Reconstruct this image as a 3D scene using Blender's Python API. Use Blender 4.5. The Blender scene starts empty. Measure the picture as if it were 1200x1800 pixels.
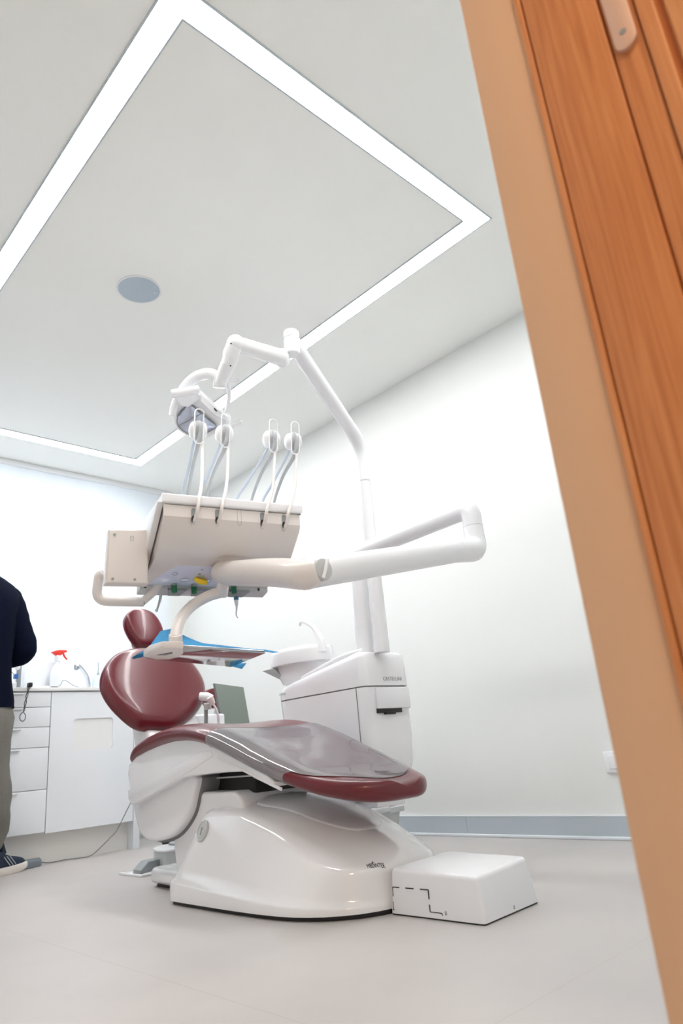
import bpy, bmesh, math
from mathutils import Vector, Matrix

S = bpy.context.scene
COL = S.collection
PI = math.pi

# ------------------------------------------------------------------ camera, world, lights, exposure
F_PX, CAM_H = 1215.0, 0.42
RIGHT = Vector((0.73040618, -0.67743012, -0.08715073))
DOWN = Vector((0.16254305, 0.29633244, -0.94115187))
FWD = Vector((0.66339021, 0.67325740, 0.32655460))
CAM = Vector((0.0, 0.0, CAM_H))
cam_data = bpy.data.cameras.new('camera')
cam = bpy.data.objects.new('camera', cam_data)
COL.objects.link(cam)
S.camera = cam
cam_data.sensor_fit = 'VERTICAL'
cam_data.sensor_height = 36.0
cam_data.sensor_width = 24.0
cam_data.lens = F_PX / 1800.0 * 36.0
cam_data.clip_start = 0.02
m = Matrix((( RIGHT.x, -DOWN.x, -FWD.x, CAM.x),
            ( RIGHT.y, -DOWN.y, -FWD.y, CAM.y),
            ( RIGHT.z, -DOWN.z, -FWD.z, CAM.z),
            (0, 0, 0, 1)))
cam.matrix_world = m
cam_data.dof.use_dof = True
cam_data.dof.focus_distance = 2.25
cam_data.dof.aperture_fstop = 6.3

S.view_settings.view_transform = 'Standard'
S.view_settings.look = 'None'
S.view_settings.gamma = 1.0
S.view_settings.use_curve_mapping = False
S.view_settings.exposure = 1.95

world = bpy.data.worlds.new('daylight')
S.world = world
world.use_nodes = True
world.node_tree.nodes['Background'].inputs[0].default_value = (0.80, 0.90, 1.0, 1)
world.node_tree.nodes['Background'].inputs[1].default_value = 0.32


def area(name, loc, rot, sx, sy, power, color):
    d = bpy.data.lights.new(name, 'AREA')
    d.shape = 'RECTANGLE'; d.size = sx; d.size_y = sy; d.energy = power; d.color = color
    o = bpy.data.objects.new(name, d); COL.objects.link(o)
    o.location = loc; o.rotation_euler = rot
    return o


DAYLIGHT_W, STRIP_EMIT, CORRIDOR_W = 2.6, 9.0, 6.0
area('daylight_through_window', (1.1, 5.15, 1.7), (-PI / 2, 0, 0), 3.2, 1.7, DAYLIGHT_W, (0.86, 0.94, 1.0))
area('corridor_lamp', (-0.45, -0.75, 2.2), (0, 0, 0), 0.5, 0.5, CORRIDOR_W, (1.0, 0.74, 0.50))


# a point on the sight line through a photo position, at a known world plane or distance
def sight(px, py):
    a, b = (px - 600) / F_PX, (py - 900) / F_PX
    return RIGHT * a + DOWN * b + FWD


def D(px, py, d):
    return CAM + sight(px, py) * d


def at(px, py, axis, v):
    r = sight(px, py)
    return CAM + r * ((v - CAM[axis]) / r[axis])


# ------------------------------------------------------------------ materials
def s2l(c):
    return tuple(((x / 255) / 12.92 if x / 255 <= 0.04045 else ((x / 255 + 0.055) / 1.055) ** 2.4) for x in c) + (1,)


def mat(name, rgb, rough=0.5, metal=0.0, coat=0.0, spec=0.5, noise=0.0, nscale=30, bump=0.0, bscale=200, emit=0, sss=0):
    mt = bpy.data.materials.new(name); mt.use_nodes = True
    nt = mt.node_tree; b = nt.nodes['Principled BSDF']
    b.inputs['Base Color'].default_value = s2l(rgb)
    b.inputs['Roughness'].default_value = rough
    b.inputs['Metallic'].default_value = metal
    b.inputs['Coat Weight'].default_value = coat
    b.inputs['Coat Roughness'].default_value = 0.08
    b.inputs['Specular IOR Level'].default_value = spec
    if emit:
        b.inputs['Emission Color'].default_value = s2l(rgb); b.inputs['Emission Strength'].default_value = emit
    if noise:
        tc = nt.nodes.new('ShaderNodeTexCoord'); n = nt.nodes.new('ShaderNodeTexNoise')
        n.inputs['Scale'].default_value = nscale; n.inputs['Detail'].default_value = 4
        mx = nt.nodes.new('ShaderNodeMix'); mx.data_type = 'RGBA'
        c = s2l(rgb)
        mx.inputs[6].default_value = tuple(x * (1 - noise) for x in c[:3]) + (1,)
        mx.inputs[7].default_value = tuple(min(1, x * (1 + noise)) for x in c[:3]) + (1,)
        nt.links.new(tc.outputs['Object'], n.inputs['Vector'])
        nt.links.new(n.outputs['Fac'], mx.inputs[0]); nt.links.new(mx.outputs[2], b.inputs['Base Color'])
    if bump:
        tc = nt.nodes.new('ShaderNodeTexCoord'); n = nt.nodes.new('ShaderNodeTexNoise')
        n.inputs['Scale'].default_value = bscale; n.inputs['Detail'].default_value = 3
        bp = nt.nodes.new('ShaderNodeBump'); bp.inputs['Strength'].default_value = bump; bp.inputs['Distance'].default_value = 0.002
        nt.links.new(tc.outputs['Object'], n.inputs['Vector'])
        nt.links.new(n.outputs['Fac'], bp.inputs['Height']); nt.links.new(bp.outputs['Normal'], b.inputs['Normal'])
    return mt


M = {}
M['wall'] = mat('painted_wall', (233, 235, 233), 0.75, noise=0.01, nscale=3)
M['ceiling'] = mat('painted_ceiling', (247, 248, 245), 0.85, noise=0.01, nscale=2)
M['white'] = mat('glossy_white_plastic', (239, 239, 242), 0.22, coat=0.3, noise=0.008, nscale=8)
M['base_white'] = mat('polished_white_shell', (239, 238, 240), 0.10, coat=0.8, noise=0.006, nscale=6)
M['tube_white'] = mat('white_enamel', (241, 242, 245), 0.25, coat=0.25, noise=0.006, nscale=8)
M['warm_white'] = mat('cream_white_plastic', (228, 221, 217), 0.3, coat=0.2, noise=0.008, nscale=8)
M['grey_plastic'] = mat('light_grey_plastic', (200, 202, 203), 0.4, noise=0.01)
M['mid_grey'] = mat('mid_grey_plastic', (150, 155, 158), 0.45, noise=0.02)
M['hose_grey'] = mat('grey_silicone_hose', (182, 186, 190), 0.5, noise=0.02)
M['hose_blue'] = mat('pale_blue_hose', (206, 218, 232), 0.5, noise=0.02)
M['seam'] = mat('grey_seam', (120, 120, 122), 0.7, noise=0.02)
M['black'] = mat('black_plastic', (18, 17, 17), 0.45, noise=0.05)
M['dark'] = mat('underseat_shade_black', (30, 27, 25), 0.6, noise=0.1)  # near-black, carries the shade of the opening under the seat
M['vinyl'] = mat('burgundy_vinyl', (100, 13, 28), 0.30, coat=0.25, noise=0.03, nscale=40, bump=0.08, bscale=500)
M['green'] = mat('green_plastic', (15, 110, 72), 0.35, noise=0.04)
M['yellow'] = mat('yellow_plastic', (246, 208, 30), 0.35, noise=0.03)
M['red'] = mat('red_plastic', (236, 58, 44), 0.35, noise=0.03)
M['blue_paper'] = mat('blue_tray_paper', (84, 176, 246), 0.9, noise=0.28, nscale=260, bump=0.6, bscale=300)
M['steel'] = mat('polished_steel', (178, 174, 174), 0.08, metal=1.0, noise=0.01)
M['chrome'] = mat('brushed_chrome', (205, 208, 212), 0.25, metal=1.0, noise=0.02)
M['cabinet'] = mat('white_laminate', (240, 244, 249), 0.35, noise=0.008, nscale=5)
M['counter'] = mat('white_worktop', (242, 243, 244), 0.3, noise=0.01)
M['kick'] = mat('cream_plinth', (238, 237, 233), 0.5, noise=0.01)
M['base_grey'] = mat('blue_grey_skirting', (190, 200, 208), 0.4, noise=0.015, nscale=12)
M['base_trim'] = mat('white_skirting_edge', (232, 238, 244), 0.3, noise=0.01)
M['beige'] = mat('beige_painted_reveal', (222, 184, 150), 0.6, noise=0.02, nscale=6)
M['plate'] = mat('satin_strike_plate', (224, 190, 170), 0.45, metal=0.25, noise=0.02)
M['navy'] = mat('navy_knit_cloth', (9, 16, 34), 0.95, spec=0.1, noise=0.15, nscale=90, bump=0.4, bscale=300)
M['khaki'] = mat('grey_khaki_twill', (122, 120, 114), 0.95, spec=0.15, noise=0.12, nscale=70, bump=0.5, bscale=250)
M['skin'] = mat('skin', (206, 152, 124), 0.55, noise=0.04, nscale=30)
M['hair'] = mat('dark_hair', (38, 28, 24), 0.6, noise=0.2, nscale=120)
M['shoe'] = mat('navy_trainer_knit', (22, 38, 58), 0.8, noise=0.2, nscale=160, bump=0.3, bscale=400)
M['sole'] = mat('off_white_rubber', (222, 216, 208), 0.6, noise=0.03)
M['silver_line'] = mat('silver_trim', (170, 180, 190), 0.5, noise=0.03)
M['pedal'] = mat('slate_rubber', (120, 130, 138), 0.6, noise=0.05)
M['cable'] = mat('grey_cable', (120, 124, 126), 0.5, noise=0.03)
M['black_cable'] = mat('black_cable', (30, 34, 36), 0.5, noise=0.05)
M['blue'] = mat('blue_cap', (40, 110, 190), 0.4, noise=0.04)
M['teal'] = mat('teal_band', (70, 130, 160), 0.4, noise=0.04)
M['text'] = mat('grey_lettering', (172, 172, 176), 0.5, noise=0.01)
M['text_dark'] = mat('dark_lettering', (70, 75, 82), 0.5, noise=0.01)
M['screen'] = mat('grey_green_glass_panel', (132, 142, 134), 0.18, noise=0.03, nscale=4)
M['speaker'] = mat('pale_blue_grille', (186, 200, 212), 0.8, noise=0.02, bump=0.6, bscale=900)
M['white_paint'] = mat('white_painted_metal', (236, 238, 240), 0.4, noise=0.01)
M['lens'] = mat('lamp_reflector', (196, 203, 222), 0.14, metal=0.6, noise=0.32, nscale=26)
M['bottle'] = mat('milky_bottle', (240, 244, 249), 0.3, noise=0.02)
M['clear'] = mat('clear_bottle', (214, 226, 234), 0.15, noise=0.02)
M['violet_panel'] = mat('pale_blue_membrane', (228, 235, 252), 0.12, coat=0.5, noise=0.02)

# light strips
ml = bpy.data.materials.new('led_diffuser'); ml.use_nodes = True
b = ml.node_tree.nodes['Principled BSDF']
b.inputs['Base Color'].default_value = (0.9, 0.9, 0.9, 1)
b.inputs['Emission Color'].default_value = (1.0, 1.0, 1.0, 1)
b.inputs['Emission Strength'].default_value = STRIP_EMIT
M['led'] = ml


def floor_mat():
    mt = bpy.data.materials.new('sheet_vinyl_floor'); mt.use_nodes = True
    nt = mt.node_tree; b = nt.nodes['Principled BSDF']
    tc = nt.nodes.new('ShaderNodeTexCoord'); n = nt.nodes.new('ShaderNodeTexNoise')
    n.inputs['Scale'].default_value = 2.2; n.inputs['Detail'].default_value = 6
    n2 = nt.nodes.new('ShaderNodeTexNoise'); n2.inputs['Scale'].default_value = 140; n2.inputs['Detail'].default_value = 2
    r = nt.nodes.new('ShaderNodeValToRGB')
    r.color_ramp.elements[0].position = 0.3; r.color_ramp.elements[1].position = 0.7
    r.color_ramp.elements[0].color = s2l((187, 182, 180)); r.color_ramp.elements[1].color = s2l((197, 191, 188))
    nt.links.new(tc.outputs['Object'], n.inputs['Vector']); nt.links.new(tc.outputs['Object'], n2.inputs['Vector'])
    nt.links.new(n.outputs['Fac'], r.inputs['Fac'])
    sep = nt.nodes.new('ShaderNodeSeparateXYZ'); nt.links.new(tc.outputs['Object'], sep.inputs[0])

    def line(out, v, w):
        a = nt.nodes.new('ShaderNodeMath'); a.operation = 'SUBTRACT'; a.inputs[1].default_value = v
        nt.links.new(out, a.inputs[0])
        c = nt.nodes.new('ShaderNodeMath'); c.operation = 'ABSOLUTE'; nt.links.new(a.outputs[0], c.inputs[0])
        d = nt.nodes.new('ShaderNodeMath'); d.operation = 'LESS_THAN'; d.inputs[1].default_value = w
        nt.links.new(c.outputs[0], d.inputs[0]); return d.outputs[0]
    l1 = line(sep.outputs['X'], 0.855, 0.0012); l2 = line(sep.outputs['Y'], 0.80, 0.0008)
    mx = nt.nodes.new('ShaderNodeMath'); mx.operation = 'MAXIMUM'
    nt.links.new(l1, mx.inputs[0]); nt.links.new(l2, mx.inputs[1])
    mm = nt.nodes.new('ShaderNodeMath'); mm.operation = 'MULTIPLY'; mm.inputs[1].default_value = 0.55
    nt.links.new(mx.outputs[0], mm.inputs[0])
    mix = nt.nodes.new('ShaderNodeMix'); mix.data_type = 'RGBA'
    nt.links.new(mm.outputs[0], mix.inputs[0]); nt.links.new(r.outputs['Color'], mix.inputs[6])
    mix.inputs[7].default_value = s2l((170, 160, 154))
    nt.links.new(mix.outputs[2], b.inputs['Base Color'])
    bp = nt.nodes.new('ShaderNodeBump'); bp.inputs['Strength'].default_value = 0.05; bp.inputs['Distance'].default_value = 0.001
    nt.links.new(n2.outputs['Fac'], bp.inputs['Height']); nt.links.new(bp.outputs['Normal'], b.inputs['Normal'])
    b.inputs['Roughness'].default_value = 0.38
    return mt


M['floor'] = floor_mat()


def wood_mat(name, c0, c1, c2):
    mt = bpy.data.materials.new(name); mt.use_nodes = True
    nt = mt.node_tree; b = nt.nodes['Principled BSDF']
    tc = nt.nodes.new('ShaderNodeTexCoord'); mp = nt.nodes.new('ShaderNodeMapping')
    mp.inputs['Scale'].default_value = (230, 230, 7)
    n = nt.nodes.new('ShaderNodeTexNoise'); n.inputs['Scale'].default_value = 1.0; n.inputs['Detail'].default_value = 5
    n.inputs['Distortion'].default_value = 0.6
    nt.links.new(tc.outputs['Object'], mp.inputs[0]); nt.links.new(mp.outputs[0], n.inputs['Vector'])
    r = nt.nodes.new('ShaderNodeValToRGB'); e = r.color_ramp.elements
    e[0].position = 0.25; e[1].position = 0.75; e[0].color = s2l(c0); e[1].color = s2l(c2)
    k = e.new(0.5); k.color = s2l(c1)
    nt.links.new(n.outputs['Fac'], r.inputs['Fac']); nt.links.new(r.outputs['Color'], b.inputs['Base Color'])
    b.inputs['Roughness'].default_value = 0.5
    return mt


M['wood'] = wood_mat('varnished_wood', (184, 112, 62), (204, 132, 78), (217, 149, 95))
M['wood_light'] = wood_mat('varnished_wood_edge', (196, 124, 72), (212, 144, 92), (224, 160, 108))


def film_mat(name, alpha, tint):
    mt = bpy.data.materials.new(name); mt.use_nodes = True
    nt = mt.node_tree; nt.nodes.remove(nt.nodes['Principled BSDF'])
    out = nt.nodes['Material Output']
    tr = nt.nodes.new('ShaderNodeBsdfTransparent'); tr.inputs[0].default_value = (0.97, 0.97, 1, 1)
    df = nt.nodes.new('ShaderNodeBsdfDiffuse'); df.inputs[0].default_value = tint
    gl = nt.nodes.new('ShaderNodeBsdfGlossy'); gl.inputs['Roughness'].default_value = 0.07
    fr = nt.nodes.new('ShaderNodeFresnel'); fr.inputs['IOR'].default_value = 1.95
    tc = nt.nodes.new('ShaderNodeTexCoord'); n = nt.nodes.new('ShaderNodeTexNoise')
    n.inputs['Scale'].default_value = 9; n.inputs['Detail'].default_value = 3
    bp = nt.nodes.new('ShaderNodeBump'); bp.inputs['Strength'].default_value = 0.35; bp.inputs['Distance'].default_value = 0.004
    nt.links.new(tc.outputs['Object'], n.inputs['Vector']); nt.links.new(n.outputs['Fac'], bp.inputs['Height'])
    nt.links.new(bp.outputs['Normal'], gl.inputs['Normal']); nt.links.new(bp.outputs['Normal'], fr.inputs['Normal'])
    m1 = nt.nodes.new('ShaderNodeMixShader'); m1.inputs[0].default_value = alpha
    nt.links.new(tr.outputs[0], m1.inputs[1]); nt.links.new(df.outputs[0], m1.inputs[2])
    m2 = nt.nodes.new('ShaderNodeMixShader')
    nt.links.new(fr.outputs[0], m2.inputs[0]); nt.links.new(m1.outputs[0], m2.inputs[1]); nt.links.new(gl.outputs[0], m2.inputs[2])
    nt.links.new(m2.outputs[0], out.inputs[0])
    return mt


M['film'] = film_mat('clear_protective_film', 0.22, (0.82, 0.80, 0.86, 1))
M['holder_clear'] = film_mat('clear_plastic', 0.35, (0.85, 0.85, 0.85, 1))


def sheer_mat():
    mt = bpy.data.materials.new('sheer_blind_cloth'); mt.use_nodes = True
    nt = mt.node_tree; nt.nodes.remove(nt.nodes['Principled BSDF']); out = nt.nodes['Material Output']
    tl = nt.nodes.new('ShaderNodeBsdfTranslucent'); tl.inputs[0].default_value = (0.90, 0.94, 0.98, 1)
    df = nt.nodes.new('ShaderNodeBsdfDiffuse'); df.inputs[0].default_value = (0.87, 0.90, 0.94, 1)
    tr = nt.nodes.new('ShaderNodeBsdfTransparent')
    tc = nt.nodes.new('ShaderNodeTexCoord'); wv = nt.nodes.new('ShaderNodeTexWave'); wv.inputs['Scale'].default_value = 60
    nt.links.new(tc.outputs['Object'], wv.inputs['Vector'])
    mr = nt.nodes.new('ShaderNodeMapRange'); mr.inputs[3].default_value = 0.42; mr.inputs[4].default_value = 0.48
    nt.links.new(wv.outputs['Fac'], mr.inputs[0])
    m1 = nt.nodes.new('ShaderNodeMixShader'); nt.links.new(mr.outputs[0], m1.inputs[0])
    nt.links.new(tl.outputs[0], m1.inputs[1]); nt.links.new(df.outputs[0], m1.inputs[2])
    m2 = nt.nodes.new('ShaderNodeMixShader'); m2.inputs[0].default_value = 0.12
    nt.links.new(m1.outputs[0], m2.inputs[1]); nt.links.new(tr.outputs[0], m2.inputs[2])
    nt.links.new(m2.outputs[0], out.inputs[0])
    return mt


M['sheer'] = sheer_mat()
mg = bpy.data.materials.new('window_glass'); mg.use_nodes = True
g = mg.node_tree.nodes['Principled BSDF']
g.inputs['Base Color'].default_value = (1, 1, 1, 1); g.inputs['Roughness'].default_value = 0.0
g.inputs['Transmission Weight'].default_value = 1.0; g.inputs['IOR'].default_value = 1.02
M['glass'] = mg


# ------------------------------------------------------------------ mesh helpers
def obj(name, bm, material, parent=None, smooth=True, angle=35):
    bmesh.ops.recalc_face_normals(bm, faces=bm.faces)
    me = bpy.data.meshes.new(name); bm.to_mesh(me); bm.free()
    me.materials.append(M[material])
    if smooth:
        me.shade_smooth()
        me.set_sharp_from_angle(angle=math.radians(angle))
    o = bpy.data.objects.new(name, me); COL.objects.link(o)
    if parent is not None:
        par(o, parent)
    return o


def par(o, parent):
    o.parent = parent
    o.matrix_parent_inverse = WORLD_INV[parent.name] if parent.name in WORLD_INV else Matrix.Identity(4)


WORLD_INV = {}


def thing(name, label, cat, loc=(0, 0, 0), group=None):
    o = bpy.data.objects.new(name, None); COL.objects.link(o)
    o.location = loc; o.empty_display_size = 0.05
    o['label'] = label; o['category'] = cat
    if group: o['group'] = group
    WORLD_INV[o.name] = Matrix.Translation(Vector(loc)).inverted()
    return o


def tag(o, label, cat, group=None):
    o['label'] = label; o['category'] = cat
    if group: o['group'] = group
    return o


def struct(name, bm, material, parent=None, smooth=True):
    o = obj(name, bm, material, parent, smooth)
    if parent is None: o['kind'] = 'structure'
    return o


def box(bm, lo, hi, bev=0.0, seg=3, mtx=None):
    vs = [bm.verts.new((x, y, z)) for x in (lo[0], hi[0]) for y in (lo[1], hi[1]) for z in (lo[2], hi[2])]
    fs = [(0, 1, 3, 2), (4, 6, 7, 5), (0, 4, 5, 1), (2, 3, 7, 6), (0, 2, 6, 4), (1, 5, 7, 3)]
    faces = [bm.faces.new([vs[i] for i in f]) for f in fs]
    if bev:
        es = list({e for f in faces for e in f.edges})
        r = bmesh.ops.bevel(bm, geom=es, offset=bev, segments=seg, affect='EDGES', profile=0.5)
        vs = list({v for v in vs if v.is_valid} | set(r['verts']))
    if mtx is not None:
        bmesh.ops.transform(bm, matrix=mtx, verts=[v for v in vs if v.is_valid])
    return bm


def B(lo, hi, bev=0.0, seg=3, mtx=None):
    return box(bmesh.new(), lo, hi, bev, seg, mtx)


def loft(rings, cap=True, bm=None, closed=False):
    bm = bm or bmesh.new()
    R = [[bm.verts.new(p) for p in r] for r in rings]
    n = len(R[0])
    pairs = list(zip(R, R[1:])) + ([(R[-1], R[0])] if closed else [])
    for a, b2 in pairs:
        for i in range(n):
            j = (i + 1) % n
            bm.faces.new((a[i], a[j], b2[j], b2[i]))
    if cap and not closed:
        bm.faces.new(list(reversed(R[0]))); bm.faces.new(R[-1])
    return bm


def smooth_path(pts, k=8):
    pts = [Vector(p) for p in pts]
    if len(pts) < 3: return pts
    out = []
    P = [pts[0] * 2 - pts[1]] + pts + [pts[-1] * 2 - pts[-2]]
    for i in range(1, len(P) - 2):
        p0, p1, p2, p3 = P[i - 1], P[i], P[i + 1], P[i + 2]
        for j in range(k):
            t = j / k
            out.append(0.5 * ((2 * p1) + (p2 - p0) * t + (2 * p0 - 5 * p1 + 4 * p2 - p3) * t * t + (3 * p1 - p0 - 3 * p2 + p3) * t ** 3))
    out.append(pts[-1])
    return out


def fillet(pts, rad, k=7):
    pts = [Vector(p) for p in pts]
    out = [pts[0]]
    for a, b2, c in zip(pts, pts[1:], pts[2:]):
        u = (a - b2); v = (c - b2)
        r = min(rad, u.length * 0.49, v.length * 0.49)
        p, q = b2 + u.normalized() * r, b2 + v.normalized() * r
        for j in range(k + 1):
            t = j / k
            out.append(p * (1 - t) ** 2 + b2 * 2 * t * (1 - t) + q * t * t)
    out.append(pts[-1])
    return out


def tube(pts, r, n=20, bm=None, closed=False, flat=1.0, up=None, cap=True):
    pts = [Vector(p) for p in pts]
    N = len(pts)
    rs = r if isinstance(r, (list, tuple)) else [r] * N
    if len(rs) != N:
        rs = [rs[int(round(i * (len(rs) - 1) / (N - 1)))] if len(rs) > 8 else
              (lambda u: rs[min(int(u), len(rs) - 2)] * (1 - (u - min(int(u), len(rs) - 2))) + rs[min(int(u), len(rs) - 2) + 1] * (u - min(int(u), len(rs) - 2)))(i * (len(rs) - 1) / (N - 1)) for i in range(N)]
    tans = []
    for i in range(N):
        if closed: t = pts[(i + 1) % N] - pts[i - 1]
        else: t = pts[min(i + 1, N - 1)] - pts[max(i - 1, 0)]
        tans.append(t.normalized())
    ref = Vector(up) if up else (Vector((0, 0, 1)) if abs(tans[0].z) < 0.9 else Vector((1, 0, 0)))
    nrm = (ref - tans[0] * ref.dot(tans[0])).normalized()
    rings = []
    for i in range(N):
        t = tans[i]
        if up:
            q = ref - t * ref.dot(t)
            if q.length > 1e-4: nrm = q.normalized()
        else:
            nrm = (nrm - t * nrm.dot(t)).normalized()
        bn = t.cross(nrm)
        rings.append([pts[i] + nrm * (math.cos(a) * rs[i] * flat) + bn * (math.sin(a) * rs[i]) for a in [2 * PI * k / n for k in range(n)]])
    return loft(rings, cap, bm, closed)


def rounded_tube(pts, r, n=20, bm=None, e=0.3):
    """tube with softly rounded ends"""
    pts = [Vector(p) for p in pts]
    a = (pts[0] - pts[1]).normalized(); b2 = (pts[-1] - pts[-2]).normalized()
    r0 = r if not isinstance(r, (list, tuple)) else r[0]
    r1 = r if not isinstance(r, (list, tuple)) else r[-1]
    rs = [r] * len(pts) if not isinstance(r, (list, tuple)) else list(r)
    pre, prr, post, por = [], [], [], []
    for k in (0, 1, 2, 3):
        th = k / 4 * PI / 2
        pre.append(pts[0] + a * r0 * e * math.cos(th)); prr.append(max(r0 * (1 - e) + r0 * e * math.sin(th), 0.0001) if k else r0 * (1 - e))
        th2 = (k + 1) / 4 * PI / 2
        post.append(pts[-1] + b2 * r1 * e * math.sin(th2)); por.append(r1 * (1 - e) + r1 * e * math.cos(th2))
    return tube(pre + pts + post, prr + rs + por, n, bm) if len(rs) == len(pts) else tube(pts, r, n, bm)


def cyl(p, q, r, n=28, bev=0.0, bm=None, r2=None):
    p, q = Vector(p), Vector(q); d = (q - p).normalized(); L = (q - p).length
    r2 = r if r2 is None else r2
    if bev:
        P = [p, p + d * bev * .3, p + d * bev, q - d * bev, q - d * bev * .3, q]
        R = [r - bev, r - bev * .3, r, r2, r2 - bev * .3, r2 - bev]
    else:
        P = [p, q]; R = [r, r2]
    return tube(P, R, n, bm)


def ball(c, r, bm=None, sc=(1, 1, 1), u=20, v=12):
    bm = bm or bmesh.new()
    mt = Matrix.Translation(Vector(c)) @ Matrix.Diagonal((r * sc[0], r * sc[1], r * sc[2], 1))
    bmesh.ops.create_uvsphere(bm, u_segments=u, v_segments=v, radius=1, matrix=mt)
    return bm


def lathe(c, prof, axis=(0, 0, 1), n=36, bm=None):
    ax = Vector(axis).normalized()
    u = ax.orthogonal().normalized(); v = ax.cross(u)
    rings = [[Vector(c) + ax * h + (u * math.cos(a) + v * math.sin(a)) * max(r, 1e-4) for a in [2 * PI * k / n for k in range(n)]] for r, h in prof]
    return loft(rings, True, bm)


def prism(poly, d0, d1, bev=0.0, seg=3, bm=None):
    """extrude a closed 3-D polygon from offset d0 to offset d1 (vectors)"""
    bm = bm or bmesh.new()
    d0, d1 = Vector(d0), Vector(d1)
    a = [bm.verts.new(Vector(p) + d0) for p in poly]; b2 = [bm.verts.new(Vector(p) + d1) for p in poly]
    n = len(a); fs = [bm.faces.new(a), bm.faces.new(list(reversed(b2)))]
    for i in range(n):
        j = (i + 1) % n
        fs.append(bm.faces.new((a[i], b2[i], b2[j], a[j])))
    bmesh.ops.recalc_face_normals(bm, faces=fs)
    if bev:
        es = list({e for f in fs[:2] for e in f.edges})
        bmesh.ops.bevel(bm, geom=es, offset=bev, segments=seg, affect='EDGES', profile=0.5)
    return bm


def smooth_loop(pts, k=4):
    pts = [Vector(p) for p in pts]; n = len(pts); out = []
    for i in range(n):
        p0, p1, p2, p3 = pts[i - 1], pts[i], pts[(i + 1) % n], pts[(i + 2) % n]
        for j in range(k):
            t = j / k
            out.append(0.5 * ((2 * p1) + (p2 - p0) * t + (2 * p0 - 5 * p1 + 4 * p2 - p3) * t * t + (3 * p1 - p0 - 3 * p2 + p3) * t ** 3))
    return out


def subsurf(o, lv=2):
    md = o.modifiers.new('subdivision', 'SUBSURF'); md.levels = lv; md.render_levels = lv
    return o


def text(name, s, loc, xdir, ydir, size, material, parent, depth=0.0004, shear=0, spacing=1.0):
    cu = bpy.data.curves.new(name, 'FONT'); cu.body = s; cu.size = size; cu.extrude = depth
    cu.align_x = 'CENTER'; cu.align_y = 'CENTER'; cu.shear = shear; cu.space_character = spacing
    tmp = bpy.data.objects.new(name, cu); COL.objects.link(tmp)
    dg = bpy.context.evaluated_depsgraph_get()
    me = bpy.data.meshes.new_from_object(tmp.evaluated_get(dg))
    bpy.data.objects.remove(tmp); 
    x = Vector(xdir).normalized(); y = Vector(ydir); y = (y - x * y.dot(x)).normalized(); z = x.cross(y)
    mt = Matrix(((x.x, y.x, z.x, loc[0]), (x.y, y.y, z.y, loc[1]), (x.z, y.z, z.z, loc[2]), (0, 0, 0, 1)))
    me.transform(mt); me.materials.clear(); me.materials.append(M[material])
    o = bpy.data.objects.new(name, me); COL.objects.link(o)
    par(o, parent); return o


# ================================================================== THE SETTING
X0, XR, YN, YF, ZC = -0.70, 2.80, 0.256, 4.62, 2.42
struct('floor', B((-1.5, -1.6, -0.1), (2.95, 4.8, 0.0)), 'floor')
struct('ceiling', B((-1.5, -1.6, ZC), (2.95, 4.8, ZC + 0.1)), 'ceiling')
struct('wall_right', B((XR, 0.0, 0), (XR + 0.12, 4.8, ZC)), 'wall')
struct('wall_left', B((X0 - 0.12, YN, 0), (X0, 4.8, ZC)), 'wall')
bm = bmesh.new()
box(bm, (X0, YF, 0), (XR, YF + 0.12, 0.93)); box(bm, (X0, YF, 0.93), (-0.45, YF + 0.12, ZC)); box(bm, (2.46, YF, 0.93), (XR, YF + 0.12, ZC))
box(bm, (-0.45, YF, 2.30), (2.46, YF + 0.12, ZC))
struct('wall_far', bm, 'wall')
bm = bmesh.new()
box(bm, (0.60, 0.0, 0), (XR, YN, ZC)); box(bm, (X0, 0.0, 0), (-0.44, YN, ZC)); box(bm, (-0.44, 0.0, 2.1), (0.60, YN, ZC))
struct('wall_near', bm, 'wall')
bm = bmesh.new()
box(bm, (-1.5, -1.6, 0), (2.95, -1.5, ZC)); box(bm, (-1.5, -1.5, 0), (-1.4, 0.0, ZC)); box(bm, (2.2, -1.5, 0), (2.3, 0.0, ZC))
struct('wall_corridor', bm, 'kick')

# window with frame behind the blind
bm = bmesh.new()
box(bm, (-0.45, YF + 0.03, 0.93), (2.46, YF + 0.09, 0.98)); box(bm, (-0.45, YF + 0.03, 2.25), (2.46, YF + 0.09, 2.30))
for x in (-0.45, 0.49, 1.45, 2.41): box(bm, (x, YF + 0.03, 0.98), (x + 0.05, YF + 0.09, 2.25))
wf = struct('window_1', bm, 'white_paint')
obj('window_pane', B((-0.42, YF + 0.055, 0.96), (2.43, YF + 0.061, 2.27)), 'glass', wf)

# sheer blind
bl = thing('window_blind', 'white translucent sheer blind covering the bright window above the counter', 'blind', (1.0, 4.45, ZC))
n = 120; rows = [ZC - 0.03, 0.915]
bm = bmesh.new(); cols = []
for i in range(n + 1):
    x = X0 + 0.05 + (2.54 - X0 - 0.05) * i / n
    y = 4.452 + 0.004 * math.sin(i * 0.9) + 0.003 * math.sin(i * 0.23)
    cols.append([bm.verts.new((x, y, z)) for z in rows])
for a, b2 in zip(cols, cols[1:]): bm.faces.new((a[0], b2[0], b2[1], a[1]))
obj('blind_cloth', bm, 'sheer', bl)
obj('head_rail', B((X0 + 0.05, 4.43, ZC - 0.035), (2.545, 4.475, ZC), 0.004), 'white_paint', bl)

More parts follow.
